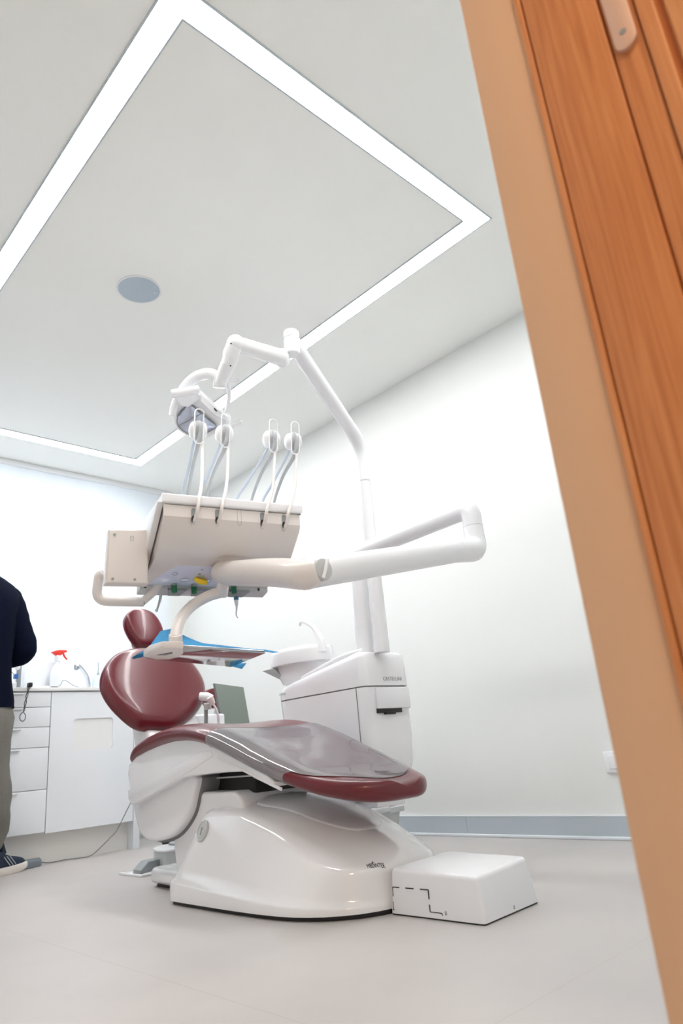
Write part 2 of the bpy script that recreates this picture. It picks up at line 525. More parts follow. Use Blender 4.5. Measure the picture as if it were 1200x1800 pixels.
# skirting on the right wall
def skirting(name, boxes):
    bm = bmesh.new(); bm2 = bmesh.new()
    for (x0, y0, x1, y1) in boxes:
        box(bm, (x0, y0, 0.012), (x1, y1, 0.086))
    o = struct(name, bm, 'base_grey')
    return o
br = skirting('baseboard_right', [(XR - 0.010, YN, XR, 2.197), (XR - 0.010, 2.1985, XR, 4.62)])
obj('white_edge', B((XR - 0.016, YN, 0.0), (XR, 4.62, 0.013), 0.003), 'base_trim', br)
obj('white_edge', B((XR - 0.011, YN, 0.086), (XR, 4.62, 0.090)), 'base_trim', br)
bf = struct('baseboard_far', B((2.1, YF - 0.01, 0.012), (XR - 0.02, YF, 0.086)), 'base_grey')

# doorway at the camera: beige reveal, wooden frame with rebate
J = 0.50
struct('trim_1', B((J + 0.004, 0.196, 0), (0.60, YN, 2.1), 0.002), 'beige')
df = struct('door_1', B((J, 0.1265, 0), (0.60, 0.190, 2.1), 0.0015), 'wood')
obj('frame_edge_strip', B((J - 0.001, 0.1915, 0), (0.60, 0.1975, 2.1), 0.001), 'wood_light', df)
obj('rebate_board', B((J + 0.002, 0.1000, 0), (0.60, 0.1250, 2.1), 0.0012), 'wood', df)
obj('stop_board', B((J - 0.002, 0.0850, 0), (0.60, 0.0985, 2.1), 0.0015), 'wood_light', df)
obj('inner_board', B((J + 0.006, 0.0790, 0), (0.60, 0.0850, 2.1)), 'wood', df)
obj('outer_board', B((J - 0.001, -0.012, 0), (0.60, 0.0790, 2.1), 0.002), 'wood_light', df)
# metal strike plate with rounded end
bm = bmesh.new()
yc, hw = 0.1125, 0.0095
zt, zb = 1.13, 0.957
pl = [(J, yc + hw * math.cos(a), zt + hw * math.sin(a)) for a in [PI * k / 10 for k in range(11)]] + \
     [(J, yc + hw * math.cos(a), zb + hw + hw * math.sin(a)) for a in [PI + PI * k / 10 for k in range(11)]]
sp = obj('strike_plate', prism(pl, (-0.0025, 0, 0), (0.003, 0, 0), 0.0006, 2), 'plate', df)
for z in (0.975, 1.024): obj('screw', lathe((J - 0.0025, yc, z), [(0.0, -0.0008), (0.0028, -0.0006), (0.003, 0.0), (0.0, 0.0)], (1, 0, 0), 16), 'mid_grey', sp)
# left jamb and lintel of the same opening (behind the camera's edge of view)
bm = bmesh.new(); box(bm, (-0.44, -0.012, 0), (-0.40, YN, 2.1)); box(bm, (-0.40, -0.012, 2.06), (J, YN, 2.1))
struct('trim_2', bm, 'wood')

# ceiling light: a rectangle of light strips
lt = thing('ceiling_light_ring', 'long white light strips forming a rectangle set in the ceiling', 'ceiling light', (1.4, 2.6, ZC))
lx0, lx1, ly0, ly1, lw = 0.668, 2.120, 1.135, 4.090, 0.074
def strip(x0, y0, x1, y1):
    obj('diffuser', B((x0, y0, ZC - 0.004), (x1, y1, ZC - 0.0005)), 'led', lt, False)
strip(lx0, ly0, lx1, ly0 + lw); strip(lx0, ly1 - lw, lx1, ly1)
strip(lx0, ly0 + lw, lx0 + lw, ly1 - lw); strip(lx1 - lw, ly0 + lw, lx1, ly1 - lw)
bm = bmesh.new(); t = 0.006
def ringframe(bm, x0, y0, x1, y1, t):
    for a in ((x0 - t, y0 - t, x1 + t, y0), (x0 - t, y1, x1 + t, y1 + t), (x0 - t, y0, x0, y1), (x1, y0, x1 + t, y1)):
        box(bm, (a[0], a[1], ZC - 0.005), (a[2], a[3], ZC - 0.0002))
ringframe(bm, lx0, ly0, lx1, ly1, t); ringframe(bm, lx0 + lw + t, ly0 + lw + t, lx1 - lw - t, ly1 - lw - t, t)
obj('trim_frame', bm, 'base_grey', lt, False)

# ceiling speaker
sk = thing('ceiling_speaker', 'round pale blue ceiling speaker with thin white rim', 'speaker', (1.212, 2.368, ZC))
obj('rim', lathe((1.212, 2.368, ZC), [(0.096, 0), (0.096, -0.004), (0.093, -0.006), (0.089, -0.005), (0.089, 0)], (0, 0, 1), 48), 'white_paint', sk)
obj('grille', lathe((1.212, 2.368, ZC), [(0.089, -0.0005), (0.089, -0.004), (0.0, -0.0045)], (0, 0, 1), 48), 'speaker', sk)
obj('badge', B((1.268, 2.340, ZC - 0.006), (1.284, 2.346, ZC - 0.0044)), 'white_paint', sk)

# wall socket
so = thing('wall_socket', 'white wall socket low on the right wall above the skirting', 'wall socket', (2.8, 1.42, 0.28))
obj('socket_plate', B((XR - 0.012, 1.375, 0.247), (XR, 1.458, 0.328), 0.003), 'white_paint', so)
obj('socket_face', B((XR - 0.015, 1.392, 0.262), (XR - 0.011, 1.441, 0.313), 0.002), 'white', so)

# ================================================================== COUNTER
CY = 4.03
ct = thing('worktop', 'long white worktop along the window wall', 'worktop', (1.0, CY, 0))
obj('counter_slab', B((-0.3, CY - 0.012, 0.885), (2.10, YF, 0.905), 0.002), 'counter', ct)
def cab(name, label, x0, x1, kick=True):
    t = thing(name, label, 'cabinet', ((x0 + x1) / 2, CY, 0))
    obj('body', B((x0 + 0.001, CY + 0.022, 0.155), (x1 - 0.001, YF - 0.02, 0.884)), 'cabinet', t, False)
    obj('plinth', B((x0, CY + 0.07, 0), (x1, CY + 0.09, 0.155)), 'kick', t, False)
    return t
def handle(par_, x, z):
    obj('handle', B((x, CY - 0.016, z - 0.012), (x + 0.10, CY + 0.001, z - 0.004), 0.002), 'white_paint', par_)
dz = [(0.800, 0.878), (0.694, 0.797), (0.587, 0.691), (0.371, 0.584), (0.158, 0.368)]
c1 = cab('drawer_cabinet', 'white drawer cabinet beside the person, with stacked handled drawers', 1.10, 1.557)
for z0, z1 in dz:
    d = obj('drawer', B((1.102, CY, z0), (1.555, CY + 0.020, z1), 0.0012), 'cabinet', c1)
    handle(d, 1.30, z1)
c2 = cab('bin_cabinet', 'wide white cabinet with recessed rectangular panel under the tap', 1.557, 2.058)
# wide front with a recessed window
bm = bmesh.new()
rx0, rx1, rz0, rz1 = 1.690, 1.925, 0.556, 0.730
box(bm, (1.559, CY, 0.150), (rx0, CY + 0.02, 0.878)); box(bm, (rx1, CY, 0.150), (2.056, CY + 0.02, 0.878))
box(bm, (rx0, CY, 0.150), (rx1, CY + 0.02, rz0)); box(bm, (rx0, CY, rz1), (rx1, CY + 0.02, 0.878))
dr = obj('door', bm, 'cabinet', c2, False)
obj('recess_panel', B((rx0 - 0.001, CY + 0.008, rz0 - 0.001), (rx1 + 0.001, CY + 0.019, rz1 + 0.001)), 'counter', dr, False)
bm = bmesh.new()
for a, c in (((rx0, rz0), (1, 1)), ((rx1, rz0), (-1, 1)), ((rx0, rz1), (1, -1)), ((rx1, rz1), (-1, -1))):
    r = 0.018
    arc = [(a[0] + c[0] * r * (1 - math.sin(k / 6 * PI / 2)), CY, a[1] + c[1] * r * (1 - math.cos(k / 6 * PI / 2))) for k in range(7)]
    obj('recess_corner', prism([(a[0], CY, a[1])] + arc, (0, 0.0, 0), (0, 0.012, 0)), 'cabinet', dr, False)
obj('top_rail', B((1.86, CY - 0.002, 0.868), (2.05, CY + 0.004, 0.880)), 'counter', c2, False)
c3 = cab('left_cabinet', 'white cabinet at the far left end behind the person', 0.5, 1.10)
obj('door', B((0.502, CY, 0.158), (1.098, CY + 0.02, 0.878), 0.0012), 'cabinet', c3)
ep = obj('end_panel', B((2.059, CY - 0.003, 0.0), (2.098, YF - 0.02, 0.884), 0.001), 'cabinet'); tag(ep, 'white end panel closing the counter at the right end', 'panel')

# things on the counter
def spray_bottle():
    x, y = 1.632, 4.158
    t = thing('spray_bottle', 'spray bottle with bright red trigger head on the counter', 'spray bottle', (x, y, 0.905))
    obj('bottle', lathe((x, y, 0.905), [(0.034, 0), (0.037, 0.01), (0.037, 0.09), (0.030, 0.125), (0.014, 0.150), (0.013, 0.165), (0.0, 0.166)]), 'bottle', t)
    obj('collar', lathe((x, y, 0.905), [(0.017, 0.163), (0.018, 0.170), (0.018, 0.195), (0.014, 0.200), (0, 0.2)]), 'bottle', t)
    h = 0.905 + 0.200
    pr = [(x - 0.042, y, h + 0.018), (x - 0.012, y, h - 0.002), (x + 0.012, y, h - 0.002), (x + 0.034, y, h + 0.016), (x + 0.050, y, h + 0.020), (x + 0.050, y, h + 0.032), (x + 0.008, y, h + 0.033), (x - 0.014, y, h + 0.029)]
    hd = obj('spray_head', prism(pr, (0, -0.012, 0), (0, 0.012, 0), 0.004), 'red', t)
    obj('trigger', tube(smooth_path([(x + 0.030, y, h + 0.018), (x + 0.040, y, h - 0.004), (x + 0.056, y, h - 0.022)]), [0.006, 0.0055, 0.005], 12), 'red', hd)
spray_bottle()
t = thing('white_counter_box', 'large white box unit standing on the counter beside the person', 'box unit', (1.55, 4.30, 0.905))
obj('housing', B((1.455, 4.20, 0.905), (1.672, 4.36, 1.080), 0.010, 4), 'bottle', t)
obj('front_tray', B((1.475, 4.14, 0.905), (1.590, 4.199, 0.928), 0.004), 'white', t)
obj('dial', lathe((1.56, 4.139, 0.918), [(0.006, 0), (0.006, 0.003), (0, 0.003)], (0, -1, 0), 16), 'warm_white', t)
# tap
tp = thing('counter_tap', 'chrome-white angled tap beside the red spray bottle', 'tap', (1.905, 4.325, 0.905))
obj('tap_base', lathe((1.905, 4.325, 0.905), [(0.026, 0), (0.026, 0.006), (0.020, 0.01), (0.020, 0.03), (0, 0.032)]), 'chrome', tp)
obj('spout', tube(smooth_path([(1.905, 4.325, 0.93), (1.865, 4.27, 0.99), (1.82, 4.24, 1.035), (1.785, 4.215, 1.055), (1.772, 4.205, 1.045)]), [0.013, 0.012, 0.011, 0.010], 16), 'chrome', tp)
obj('aerator', tube(smooth_path([(1.790, 4.215, 1.058), (1.776, 4.208, 1.036), (1.756, 4.196, 1.034), (1.752, 4.192, 1.058)]), 0.006, 12), 'mid_grey', tp)
# clear dispenser bottle
dp = thing('dispenser_bottle', 'small clear pump bottle between the tap and the burgundy backrest', 'bottle', (1.925, 4.25, 0.905))
obj('bottle', lathe((1.925, 4.25, 0.905), [(0.030, 0), (0.032, 0.006), (0.032, 0.075), (0.024, 0.092), (0.010, 0.100), (0, 0.101)]), 'clear', dp)
obj('nozzle', lathe((1.925, 4.25, 1.0), [(0.010, 0), (0.008, 0.016), (0.003, 0.022), (0.002, 0.085), (0, 0.086)]), 'mid_grey', dp)
# grey device with blue cap
gd = thing('grey_device', 'small grey device with a blue end under the raised elbow of the person', 'device', (1.41, 4.15, 0.905))
obj('device_body', B((1.405, 4.14, 0.905), (1.425, 4.17, 1.085), 0.003), 'mid_grey', gd)
obj('blue_end', B((1.388, 4.135, 0.968), (1.408, 4.165, 0.994), 0.003), 'blue', gd)
obj('white_knob', ball((1.400, 4.135, 1.028), 0.014), 'white', gd)
obj('lead', tube(smooth_path([(1.392, 4.14, 0.985), (1.35, 4.12, 1.01), (1.30, 4.10, 1.0)]), 0.0022, 8), 'cable', gd)
# white paper / tray beside the person
wp = obj('paper_stack', prism([(1.22, 4.06, 0.905), (1.375, 4.06, 0.905), (1.385, 4.20, 0.905), (1.30, 4.32, 0.905), (1.22, 4.32, 0.905)], (0, 0, 0), (0, 0, 0.035), 0.006), 'white')
tag(wp, 'low white pack lying on the counter beside the navy shirt', 'pack')
# black twisted cable hanging in front of the drawers
bc = thing('hanging_black_cable', 'twisted black cable with plug hanging in front of the white drawers', 'cable', (1.42, 4.0, 0.91))
obj('plug', B((1.418, 3.998, 0.905), (1.440, 4.03, 0.928), 0.003), 'black', bc)
bm = bmesh.new()
for s in (-1, 1):
    pts = []
    for k in range(34):
        u = k / 33; z = 0.922 - 0.145 * u
        w = 0.0045 * math.sin(u * 11) * (1 if u < 0.98 else 0)
        pts.append((1.428 - 0.026 * u ** 0.7 + s * w, 4.003, z))
    tube(pts, 0.0022, 8, bm)
lp = [(1.402, 4.003, 0.777)] + [(1.402 - 0.004 + 0.0150 * math.sin(a), 4.003, 0.747 - 0.022 * math.cos(a) * (1 if math.cos(a) > 0 else 1) + 0.0) for a in [PI - 2 * PI * k / 24 for k in range(1, 24)]]
tube(lp, 0.0020, 8, bm, closed=True)
obj('cord', bm, 'black_cable', bc)
# small dark remote and thin cable
rm = thing('small_black_plug', 'small black plug with thin grey lead lying near the spray bottle', 'plug', (1.60, 4.09, 0.905))
obj('plug', B((1.565, 4.055, 0.9055), (1.600, 4.075, 0.914), 0.002), 'black', rm)
obj('lead', tube(smooth_path([(1.600, 4.065, 0.911), (1.615, 4.09, 0.916), (1.63, 4.085, 0.930), (1.64, 4.09, 0.950), (1.665, 4.09, 0.948), (1.70, 4.09, 0.925), (1.745, 4.08, 0.908)]), 0.0018, 8), 'cable', rm)
# foot pedal on the floor with its lead
fp = thing('floor_pedal', 'slate grey foot pedal on the floor at the toe of the shoe', 'foot pedal', (1.55, 4.13, 0))
# wedge pedal
bm = bmesh.new()
pz = [(1.42, 3.965), (1.475, 3.965), (1.535, 4.00), (1.560, 4.09), (1.42, 4.09)]
prism([(x, y, 0) for x, y in pz], (0, 0, 0.0), (0, 0, 0.034), 0.005, bm=bm)
obj('pedal_body', bm, 'pedal', fp)
obj('pedal_lead', tube(smooth_path([(1.545, 4.04, 0.014), (1.60, 4.045, 0.004), (1.68, 4.04, 0.006), (1.745, 4.02, 0.004), (1.80, 3.99, 0.012), (1.86, 3.98, 0.055), (1.90, 3.98, 0.085), (1.935, 3.98, 0.115), (1.975, 3.98, 0.180), (2.005, 3.98, 0.230), (2.03, 3.98, 0.27)], 10), 0.0026, 8), 'cable', fp)

# ================================================================== DENTAL CHAIR
CX = 1.60
ch = thing('dental_chair', 'burgundy vinyl dental chair on a glossy white base', 'dental chair', (CX, 1.95, 0))


def sring(cx, y, z0, z1, hw0, hw1, n=48, p=4.0, yoff=None):
    """cross-section ring at station y: superellipse between z0..z1, half width hw0 below to hw1 above"""
    out = []
    for k in range(n):
        a = 2 * PI * k / n
        c, s = math.cos(a), math.sin(a)
        u = math.copysign(abs(c) ** (2 / p), c); v = math.copysign(abs(s) ** (2 / p), s)
        z = (z0 + z1) / 2 + v * (z1 - z0) / 2
        f = (v + 1) / 2
        out.append((cx + u * (hw0 * (1 - f) + hw1 * f), (y(f) if callable(y) else y), z))
    return out


# seat cushion
seat_st = [  # y, top, bottom, half width
    (2.735, 0.462, 0.430, 0.150), (2.725, 0.478, 0.422, 0.205), (2.690, 0.500, 0.432, 0.245), (2.63, 0.528, 0.452, 0.262), (2.54, 0.550, 0.470, 0.268), (2.44, 0.564, 0.485, 0.270),
    (2.34, 0.569, 0.493, 0.270), (2.24, 0.565, 0.490, 0.270), (2.15, 0.550, 0.475, 0.270), (2.06, 0.526, 0.447, 0.268), (1.96, 0.490, 0.412, 0.266), (1.87, 0.453, 0.378, 0.262), (1.77, 0.414, 0.344, 0.254),
    (1.69, 0.384, 0.316, 0.240), (1.62, 0.364, 0.295, 0.216), (1.55, 0.350, 0.279, 0.178), (1.50, 0.343, 0.273, 0.138), (1.465, 0.336, 0.275, 0.095), (1.448, 0.324, 0.284, 0.055)]
ss = []
def interp_st(st, y):
    for a, b2 in zip(st, st[1:]):
        if a[0] >= y >= b2[0]:
            t = (a[0] - y) / (a[0] - b2[0]); return [a[i] * (1 - t) + b2[i] * t for i in range(len(a))]
    return list(st[-1])
def cush(y, top, bot, hw, grow=0.0, n=56):
    out = []; h = top - bot
    for k in range(n):
        a = 2 * PI * k / n; c, s = math.cos(a), math.sin(a)
        u = math.copysign(abs(c) ** 0.42, c); v = math.copysign(abs(s) ** (0.75 if s > 0 else 0.85), s)
        # slightly dished top
        dish = 0.012 * max(0, 1 - (abs(u) / 0.72) ** 2) if v > 0.6 else 0
        w = hw * (1 - 0.03 * max(0, -v))
        out.append((CX + u * (w + grow), y, (top + bot) / 2 + v * (h / 2 + grow) - dish))
    return out
yy = [s[0] for s in seat_st]
fine = []
for a, b2 in zip(yy, yy[1:]): fine += [a, (a + b2) / 2]
fine.append(yy[-1])
sc = obj('seat_cushion', loft([cush(*interp_st(seat_st, y)) for y in fine]), 'vinyl', ch, True, 60)
subsurf(sc, 1)

# under-seat support shells
bm = bmesh.new()
lo = [(2.690, 0.445), (2.700, 0.412), (2.680, 0.359), (2.690, 0.328), (2.664, 0.298), (2.61, 0.306), (2.39, 0.357), (2.282, 0.382), (2.226, 0.386), (2.05, 0.390), (1.919, 0.388), (1.869, 0.366), (1.80, 0.345), (1.77, 0.340), (1.765, 0.352), (1.80, 0.375), (1.96, 0.435), (2.06, 0.470), (2.15, 0.495), (2.24, 0.510), (2.34, 0.515), (2.44, 0.506), (2.54, 0.492), (2.63, 0.474)]
prism([(CX, y, z) for y, z in lo], (-0.247, 0, 0), (0.247, 0, 0), 0.008, 4, bm)
su = obj('seat_support', bm, 'white', ch)
obj('support_band', prism([(CX, y, z) for y, z in [(2.690, 0.350), (2.686, 0.320), (2.658, 0.300), (2.50, 0.334), (2.30, 0.384), (2.09, 0.444), (2.10, 0.462), (2.157, 0.462), (2.316, 0.426), (2.412, 0.405)]], (-0.2485, 0, 0), (0.2485, 0, 0), 0.0015, 2), 'white', ch)
obj('leg_rest_rail', tube([(CX - 0.245, y, z) for y, z in [(2.06, 0.440), (2.0, 0.419), (1.87, 0.376), (1.78, 0.346), (1.735, 0.332)]], 0.005, 10), 'white', ch)
# hanging side lobe
lobe = smooth_loop([(CX, y, z) for y, z in [(2.735, 0.40), (2.72, 0.31), (2.69, 0.235), (2.65, 0.190), (2.585, 0.170), (2.50, 0.172), (2.40, 0.196), (2.31, 0.256), (2.275, 0.32), (2.262, 0.39), (2.45, 0.43), (2.62, 0.43)]], 4)
obj('side_cover', prism(lobe, (-0.215, 0, 0), (0.215, 0, 0), 0.012, 4), 'white', ch)
obj('cover_seam', prism(smooth_loop([(CX, y, z) for y, z in [(2.70, 0.40), (2.69, 0.31), (2.66, 0.235), (2.62, 0.180), (2.56, 0.163), (2.48, 0.166), (2.385, 0.192), (2.30, 0.252), (2.263, 0.32), (2.256, 0.39), (2.45, 0.42), (2.60, 0.42)]], 4), (-0.19, 0, 0), (0.19, 0, 0), 0.004, 2), 'seam', ch)
# black box added to darken the under-seat opening, standing in for the mechanism
bm = bmesh.new(); box(bm, (1.48, 2.04, 0.20), (1.72, 2.36, 0.395), 0.01); 
mech = obj('mechanism_shade_block', bm, 'dark', ch)
obj('slide_rail', B((1.465, 2.02, 0.368), (1.480, 2.35, 0.373)), 'grey_plastic', mech)

# base shell: flat leaning flanks, a crest line, a gently domed top falling to the blunt front
def bring(y0, hwb, hwc, zc, zt, lean):
    zl = max(0.026, min(0.068, 0.048 + (y0 - 1.87) * 0.052)); zl = min(zl, zc - 0.06)
    near = [(hwb, 0.012, 0.0), (hwb, zl - 0.006, 0.03), (hwb - 0.003, zl, 0.05), (hwb - 0.016, zl + 0.007, 0.06)]
    a = Vector((hwb - 0.016, zl + 0.007)); c = Vector((hwc, zc)); n_ = 6
    d = (c - a); L = d.length; r = min(0.016, hwc * 0.4)
    for k in range(1, n_ + 1):
        q = a + d * ((L - r) / L) * k / n_; near.append((q.x, q.y, 0.06 + 0.9 * k / n_))
    e0 = a + d * ((L - r) / L)
    def top(x): return zc + (zt - zc) * (1 - (abs(x) / hwc) ** 1.9)
    x1 = hwc - r; e1 = Vector((x1, top(x1)))
    for k in (1, 2, 3, 4):
        t = k / 4; q = e0 * (1 - t) ** 2 + c * 2 * t * (1 - t) + e1 * t * t; near.append((q.x, q.y, 1.0))
    for k in range(1, 7): 
        x = x1 * (1 - k / 7); near.append((x, top(x), 1.0))
    out = [(CX - w, y0 + lean * f, z) for w, z, f in near] + [(CX, y0 + lean, zt)] + [(CX + w, y0 + lean * f, z) for w, z, f in reversed(near)]
    return out
base_st = [
    (2.284, .298, .205, .255, .285, -.075), (2.278, .304, .212, .262, .294, -.073), (2.266, .308, .217, .266, .300, -.07), (2.19, .311, .220, .267, .307, -.05), (2.10, .311, .222, .266, .309, -.02),
    (2.00, .311, .225, .257, .304, -.01), (1.90, .310, .228, .237, .291, 0), (1.80, .306, .231, .208, .268, 0), (1.72, .298, .232, .173, .241, 0), (1.66, .285, .230, .143, .215, 0),
    (1.62, .270, .224, .127, .196, .002), (1.58, .248, .210, .118, .180, .005), (1.54, .216, .186, .112, .163, .009), (1.51, .182, .157, .108, .149, .012), (1.486, .138, .119, .104, .133, .015), (1.471, .090, .077, .100, .118, .016), (1.463, .045, .038, .094, .102, .016)]
def bs(i, t):
    a, b2 = base_st[i], base_st[i + 1]; return [a[k] * (1 - t) + b2[k] * t for k in range(6)]
rings = []
for i in range(len(base_st) - 1): rings += [bring(*bs(i, 0)), bring(*bs(i, 0.5))]
rings.append(bring(*base_st[-1]))
ba = obj('base_shell', loft(rings), 'base_white', ch, True, 50)
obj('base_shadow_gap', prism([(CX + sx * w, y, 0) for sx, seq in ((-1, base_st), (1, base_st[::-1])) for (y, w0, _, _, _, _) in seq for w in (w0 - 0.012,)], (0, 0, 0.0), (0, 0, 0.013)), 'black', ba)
# raised saddle on the base top
sd = smooth_loop([(CX - 0.13, 2.02, 0), (CX - 0.13, 1.85, 0), (CX - 0.11, 1.72, 0), (CX - 0.05, 1.63, 0), (CX + 0.05, 1.63, 0), (CX + 0.11, 1.71, 0), (CX + 0.13, 1.85, 0), (CX + 0.13, 2.02, 0)], 4)
def base_top(x, y):
    for a, b2 in zip(base_st, base_st[1:]):
        ya, yb = a[0] + a[5], b2[0] + b2[5]
        if ya >= y >= yb:
            t = (ya - y) / max(1e-6, ya - yb); c = [a[k] * (1 - t) + b2[k] * t for k in range(6)]; break
    else: c = base_st[0]
    return c[3] + (c[4] - c[3]) * (1 - min(1, abs(x - CX) / c[2]) ** 1.9)
loops = []
for sc_, dz_ in ((1.0, -0.012), (1.0, 0.0), (0.985, 0.002), (0.95, 0.003), (0.7, 0.0032), (0.4, 0.0032), (0.1, 0.0032)):
    cy_ = 1.84; row = []
    for p in sd:
        qx, qy = CX + (p.x - CX) * sc_, cy_ + (p.y - cy_) * sc_
        row.append((qx, qy, base_top(qx, qy) + dz_))
    loops.append(row)
obj('top_saddle', loft(loops), 'base_white', ba, True, 60)
# rear column shroud and rear floor plate
obj('column_shroud', prism(smooth_loop([(CX, 2.00, 0.02), (CX, 2.00, 0.20), (CX, 2.04, 0.315), (CX, 2.16, 0.327), (CX, 2.32, 0.327), (CX, 2.42, 0.30), (CX, 2.46, 0.20), (CX, 2.45, 0.10), (CX, 2.40, 0.02), (CX, 2.2, 0.01)], 3), (-0.185, 0, 0), (0.185, 0, 0), 0.012), 'white', ba)
rp = obj('rear_plate', prism([(1.435, 2.66, 0.014), (1.46, 2.70, 0.014), (1.74, 2.70, 0.014), (1.765, 2.66, 0.014), (1.80, 2.2, 0.014), (1.40, 2.2, 0.014)], (0, 0, 0), (0, 0, 0.052), 0.016, 4), 'base_white', ch)
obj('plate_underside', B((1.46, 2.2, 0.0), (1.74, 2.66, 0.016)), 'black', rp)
# round grey badge on the base side
bx, by, bz = 1.3545, 2.172, 0.213
bg = obj('round_badge', lathe((bx + 0.003, by, bz), [(0.034, -0.006), (0.034, 0.002), (0.032, 0.004), (0.028, 0.0035), (0.0275, 0.002), (0.022, 0.002), (0.0215, 0.0035), (0.0, 0.0035)], (-1, 0.12, 0.36), 40), 'grey_plastic', ba)
obj('badge_mark', B((-0.0015, -0.003, -0.012), (0.0015, 0.003, 0.012), 0.001, 2, Matrix.Translation((bx - 0.0015, by, bz)) @ Matrix.Rotation(0.35, 4, 'Y')), 'mid_grey', bg)

# backrest: dished oval cushion leaning back
def cushion(name, outline, origin, ux, uz, thick, parent, material='vinyl', back=0.35):
    """outline in (a,b) coords of the plane spanned by ux, uz; bulges toward n"""
    ux, uz = Vector(ux).normalized(), Vector(uz).normalized(); nn = ux.cross(uz).normalized()
    if nn.y > 0: nn = -nn
    o = Vector(origin)
    lp = smooth_loop([(a, b2, 0) for a, b2 in outline], 6)
    ca = sum(p.x for p in lp) / len(lp); cb = sum(p.y for p in lp) / len(lp)
    prof = [(0.55, -back), (0.85, -back), (0.95, -back * 0.72), (0.995, -0.10), (1.0, 0.10), (0.985, 0.38), (0.945, 0.66), (0.88, 0.84), (0.80, 0.90), (0.72, 0.93), (0.5, 0.975), (0.25, 1.0), (0.06, 1.0)]
    rings = [[o + ux * (ca + (p.x - ca) * s) + uz * (cb + (p.y - cb) * s) + nn * (thick * h) for p in lp] for s, h in prof]
    ob = obj(name, loft(rings), material, parent, True, 80)
    return ob, nn
# measured outline points on the inclined plane of the backrest
by0, bz0, slope = 2.76, 0.56, 0.62
uzv = Vector((0, slope, 1)).normalized(); uxv = Vector((1, 0, 0)); nb = uxv.cross(uzv)
def onplane(px, py, P, nrm):
    r = sight(px, py); return CAM + r * ((Vector(P) - CAM).dot(nrm) / r.dot(nrm))
BP = Vector((CX, by0, bz0))
def bl2(px, py):
    q = onplane(px, py, BP, nb) - BP; return (q.dot(uxv), q.dot(uzv))
out = [bl2(*p) for p in [(268, 1286), (236, 1281), (205, 1256), (184, 1230), (175, 1205), (180, 1178), (198, 1156), (228, 1147), (262, 1146), (303, 1152), (334, 1172), (354, 1202), (357, 1230), (343, 1256), (318, 1277), (295, 1286)]]
bk, nn = cushion('backrest', out, BP, uxv, uzv, 0.062, ch)
obj('backrest_shell', loft([[BP - nn * 0.0 + uxv * (a * s) + uzv * (0.19 + (b2 - 0.19) * s) - nn * h for a, b2 in [(p.x, p.y) for p in smooth_loop([(q[0], q[1], 0) for q in out], 5)]] for s, h in ((0.84, 0.018), (0.86, 0.028), (0.82, 0.045), (0.6, 0.060))]), 'white', ch)
obj('backrest_strut', prism([(CX, 2.80, 0.30), (CX, 2.62, 0.36), (CX, 2.70, 0.50), (CX, 2.86, 0.70), (CX, 2.93, 0.70), (CX, 2.86, 0.50)], (-0.135, 0, 0), (0.135, 0, 0), 0.015), 'white', ch)
# headrest
HP = Vector((1.66, 3.12, 1.05)); hz = Vector((0.06, 0.40, 1)).normalized(); hx = Vector((1, -0.12, 0)); hx = (hx - hz * hx.dot(hz)).normalized(); nh = hx.cross(hz)
def hl(px, py):
    q = onplane(px, py, HP, nh) - HP; return (q.dot(hx), q.dot(hz))
hout = [hl(*p) for p in [(240, 1139), (226, 1122), (217, 1103), (217, 1087), (228, 1077), (246, 1076), (264, 1083), (277, 1098), (284, 1116), (280, 1130), (266, 1140), (252, 1142)]]
hd, nh2 = cushion('headrest', hout, HP, hx, hz, 0.055, ch)
obj('headrest_bracket', prism([HP - nh2 * 0.03 + hx * a + hz * b2 for a, b2 in [(-0.085, -0.06), (-0.075, -0.125), (-0.03, -0.150), (0.04, -0.150), (0.07, -0.08), (0.03, 0.04), (-0.04, 0.04)]], nh2 * 0.012, -nh2 * 0.02, 0.006), 'white', ch)
hc = D(262, 1146, 0.0)
obj('headrest_knuckle', cyl(HP + hx * -0.03 - hz * 0.13 - nh2 * 0.03, HP + hx * 0.05 - hz * 0.13 - nh2 * 0.03, 0.022, 20, 0.004), 'mid_grey', ch)
obj('headrest_post', tube([HP - hz * 0.12 - nh2 * 0.04 + hx * 0.0, HP - hz * 0.24 - nh2 * 0.06 - hx * 0.01, BP + uzv * 0.33 - nn * 0.03], 0.014, 14), 'chrome', ch)

# clear film laid over the foot half of the seat: wrapped over the cushion, open at the bottom edge
fy = [2.095, 2.06, 2.0, 1.94, 1.88, 1.82, 1.76, 1.715]
bm = bmesh.new(); prev = None
def film_ring(y, g):
    r = cush(*interp_st(seat_st, y), grow=g, n=112)
    return r
for y in [2.095 - 0.016 * k for k in range(24)]:
    r = film_ring(y, 0.0022)
    seg = [r[i] for i in range(112)]
    # keep the top and the near flank: angles from -25 deg (far side) over the top to 205 deg
    idx = list(range(0, 57)) + list(range(57, 72))
    row = [bm.verts.new(seg[i % 112]) for i in idx]
    if prev:
        for i in range(len(row) - 1): bm.faces.new((prev[i], prev[i + 1], row[i + 1], row[i]))
    prev = row
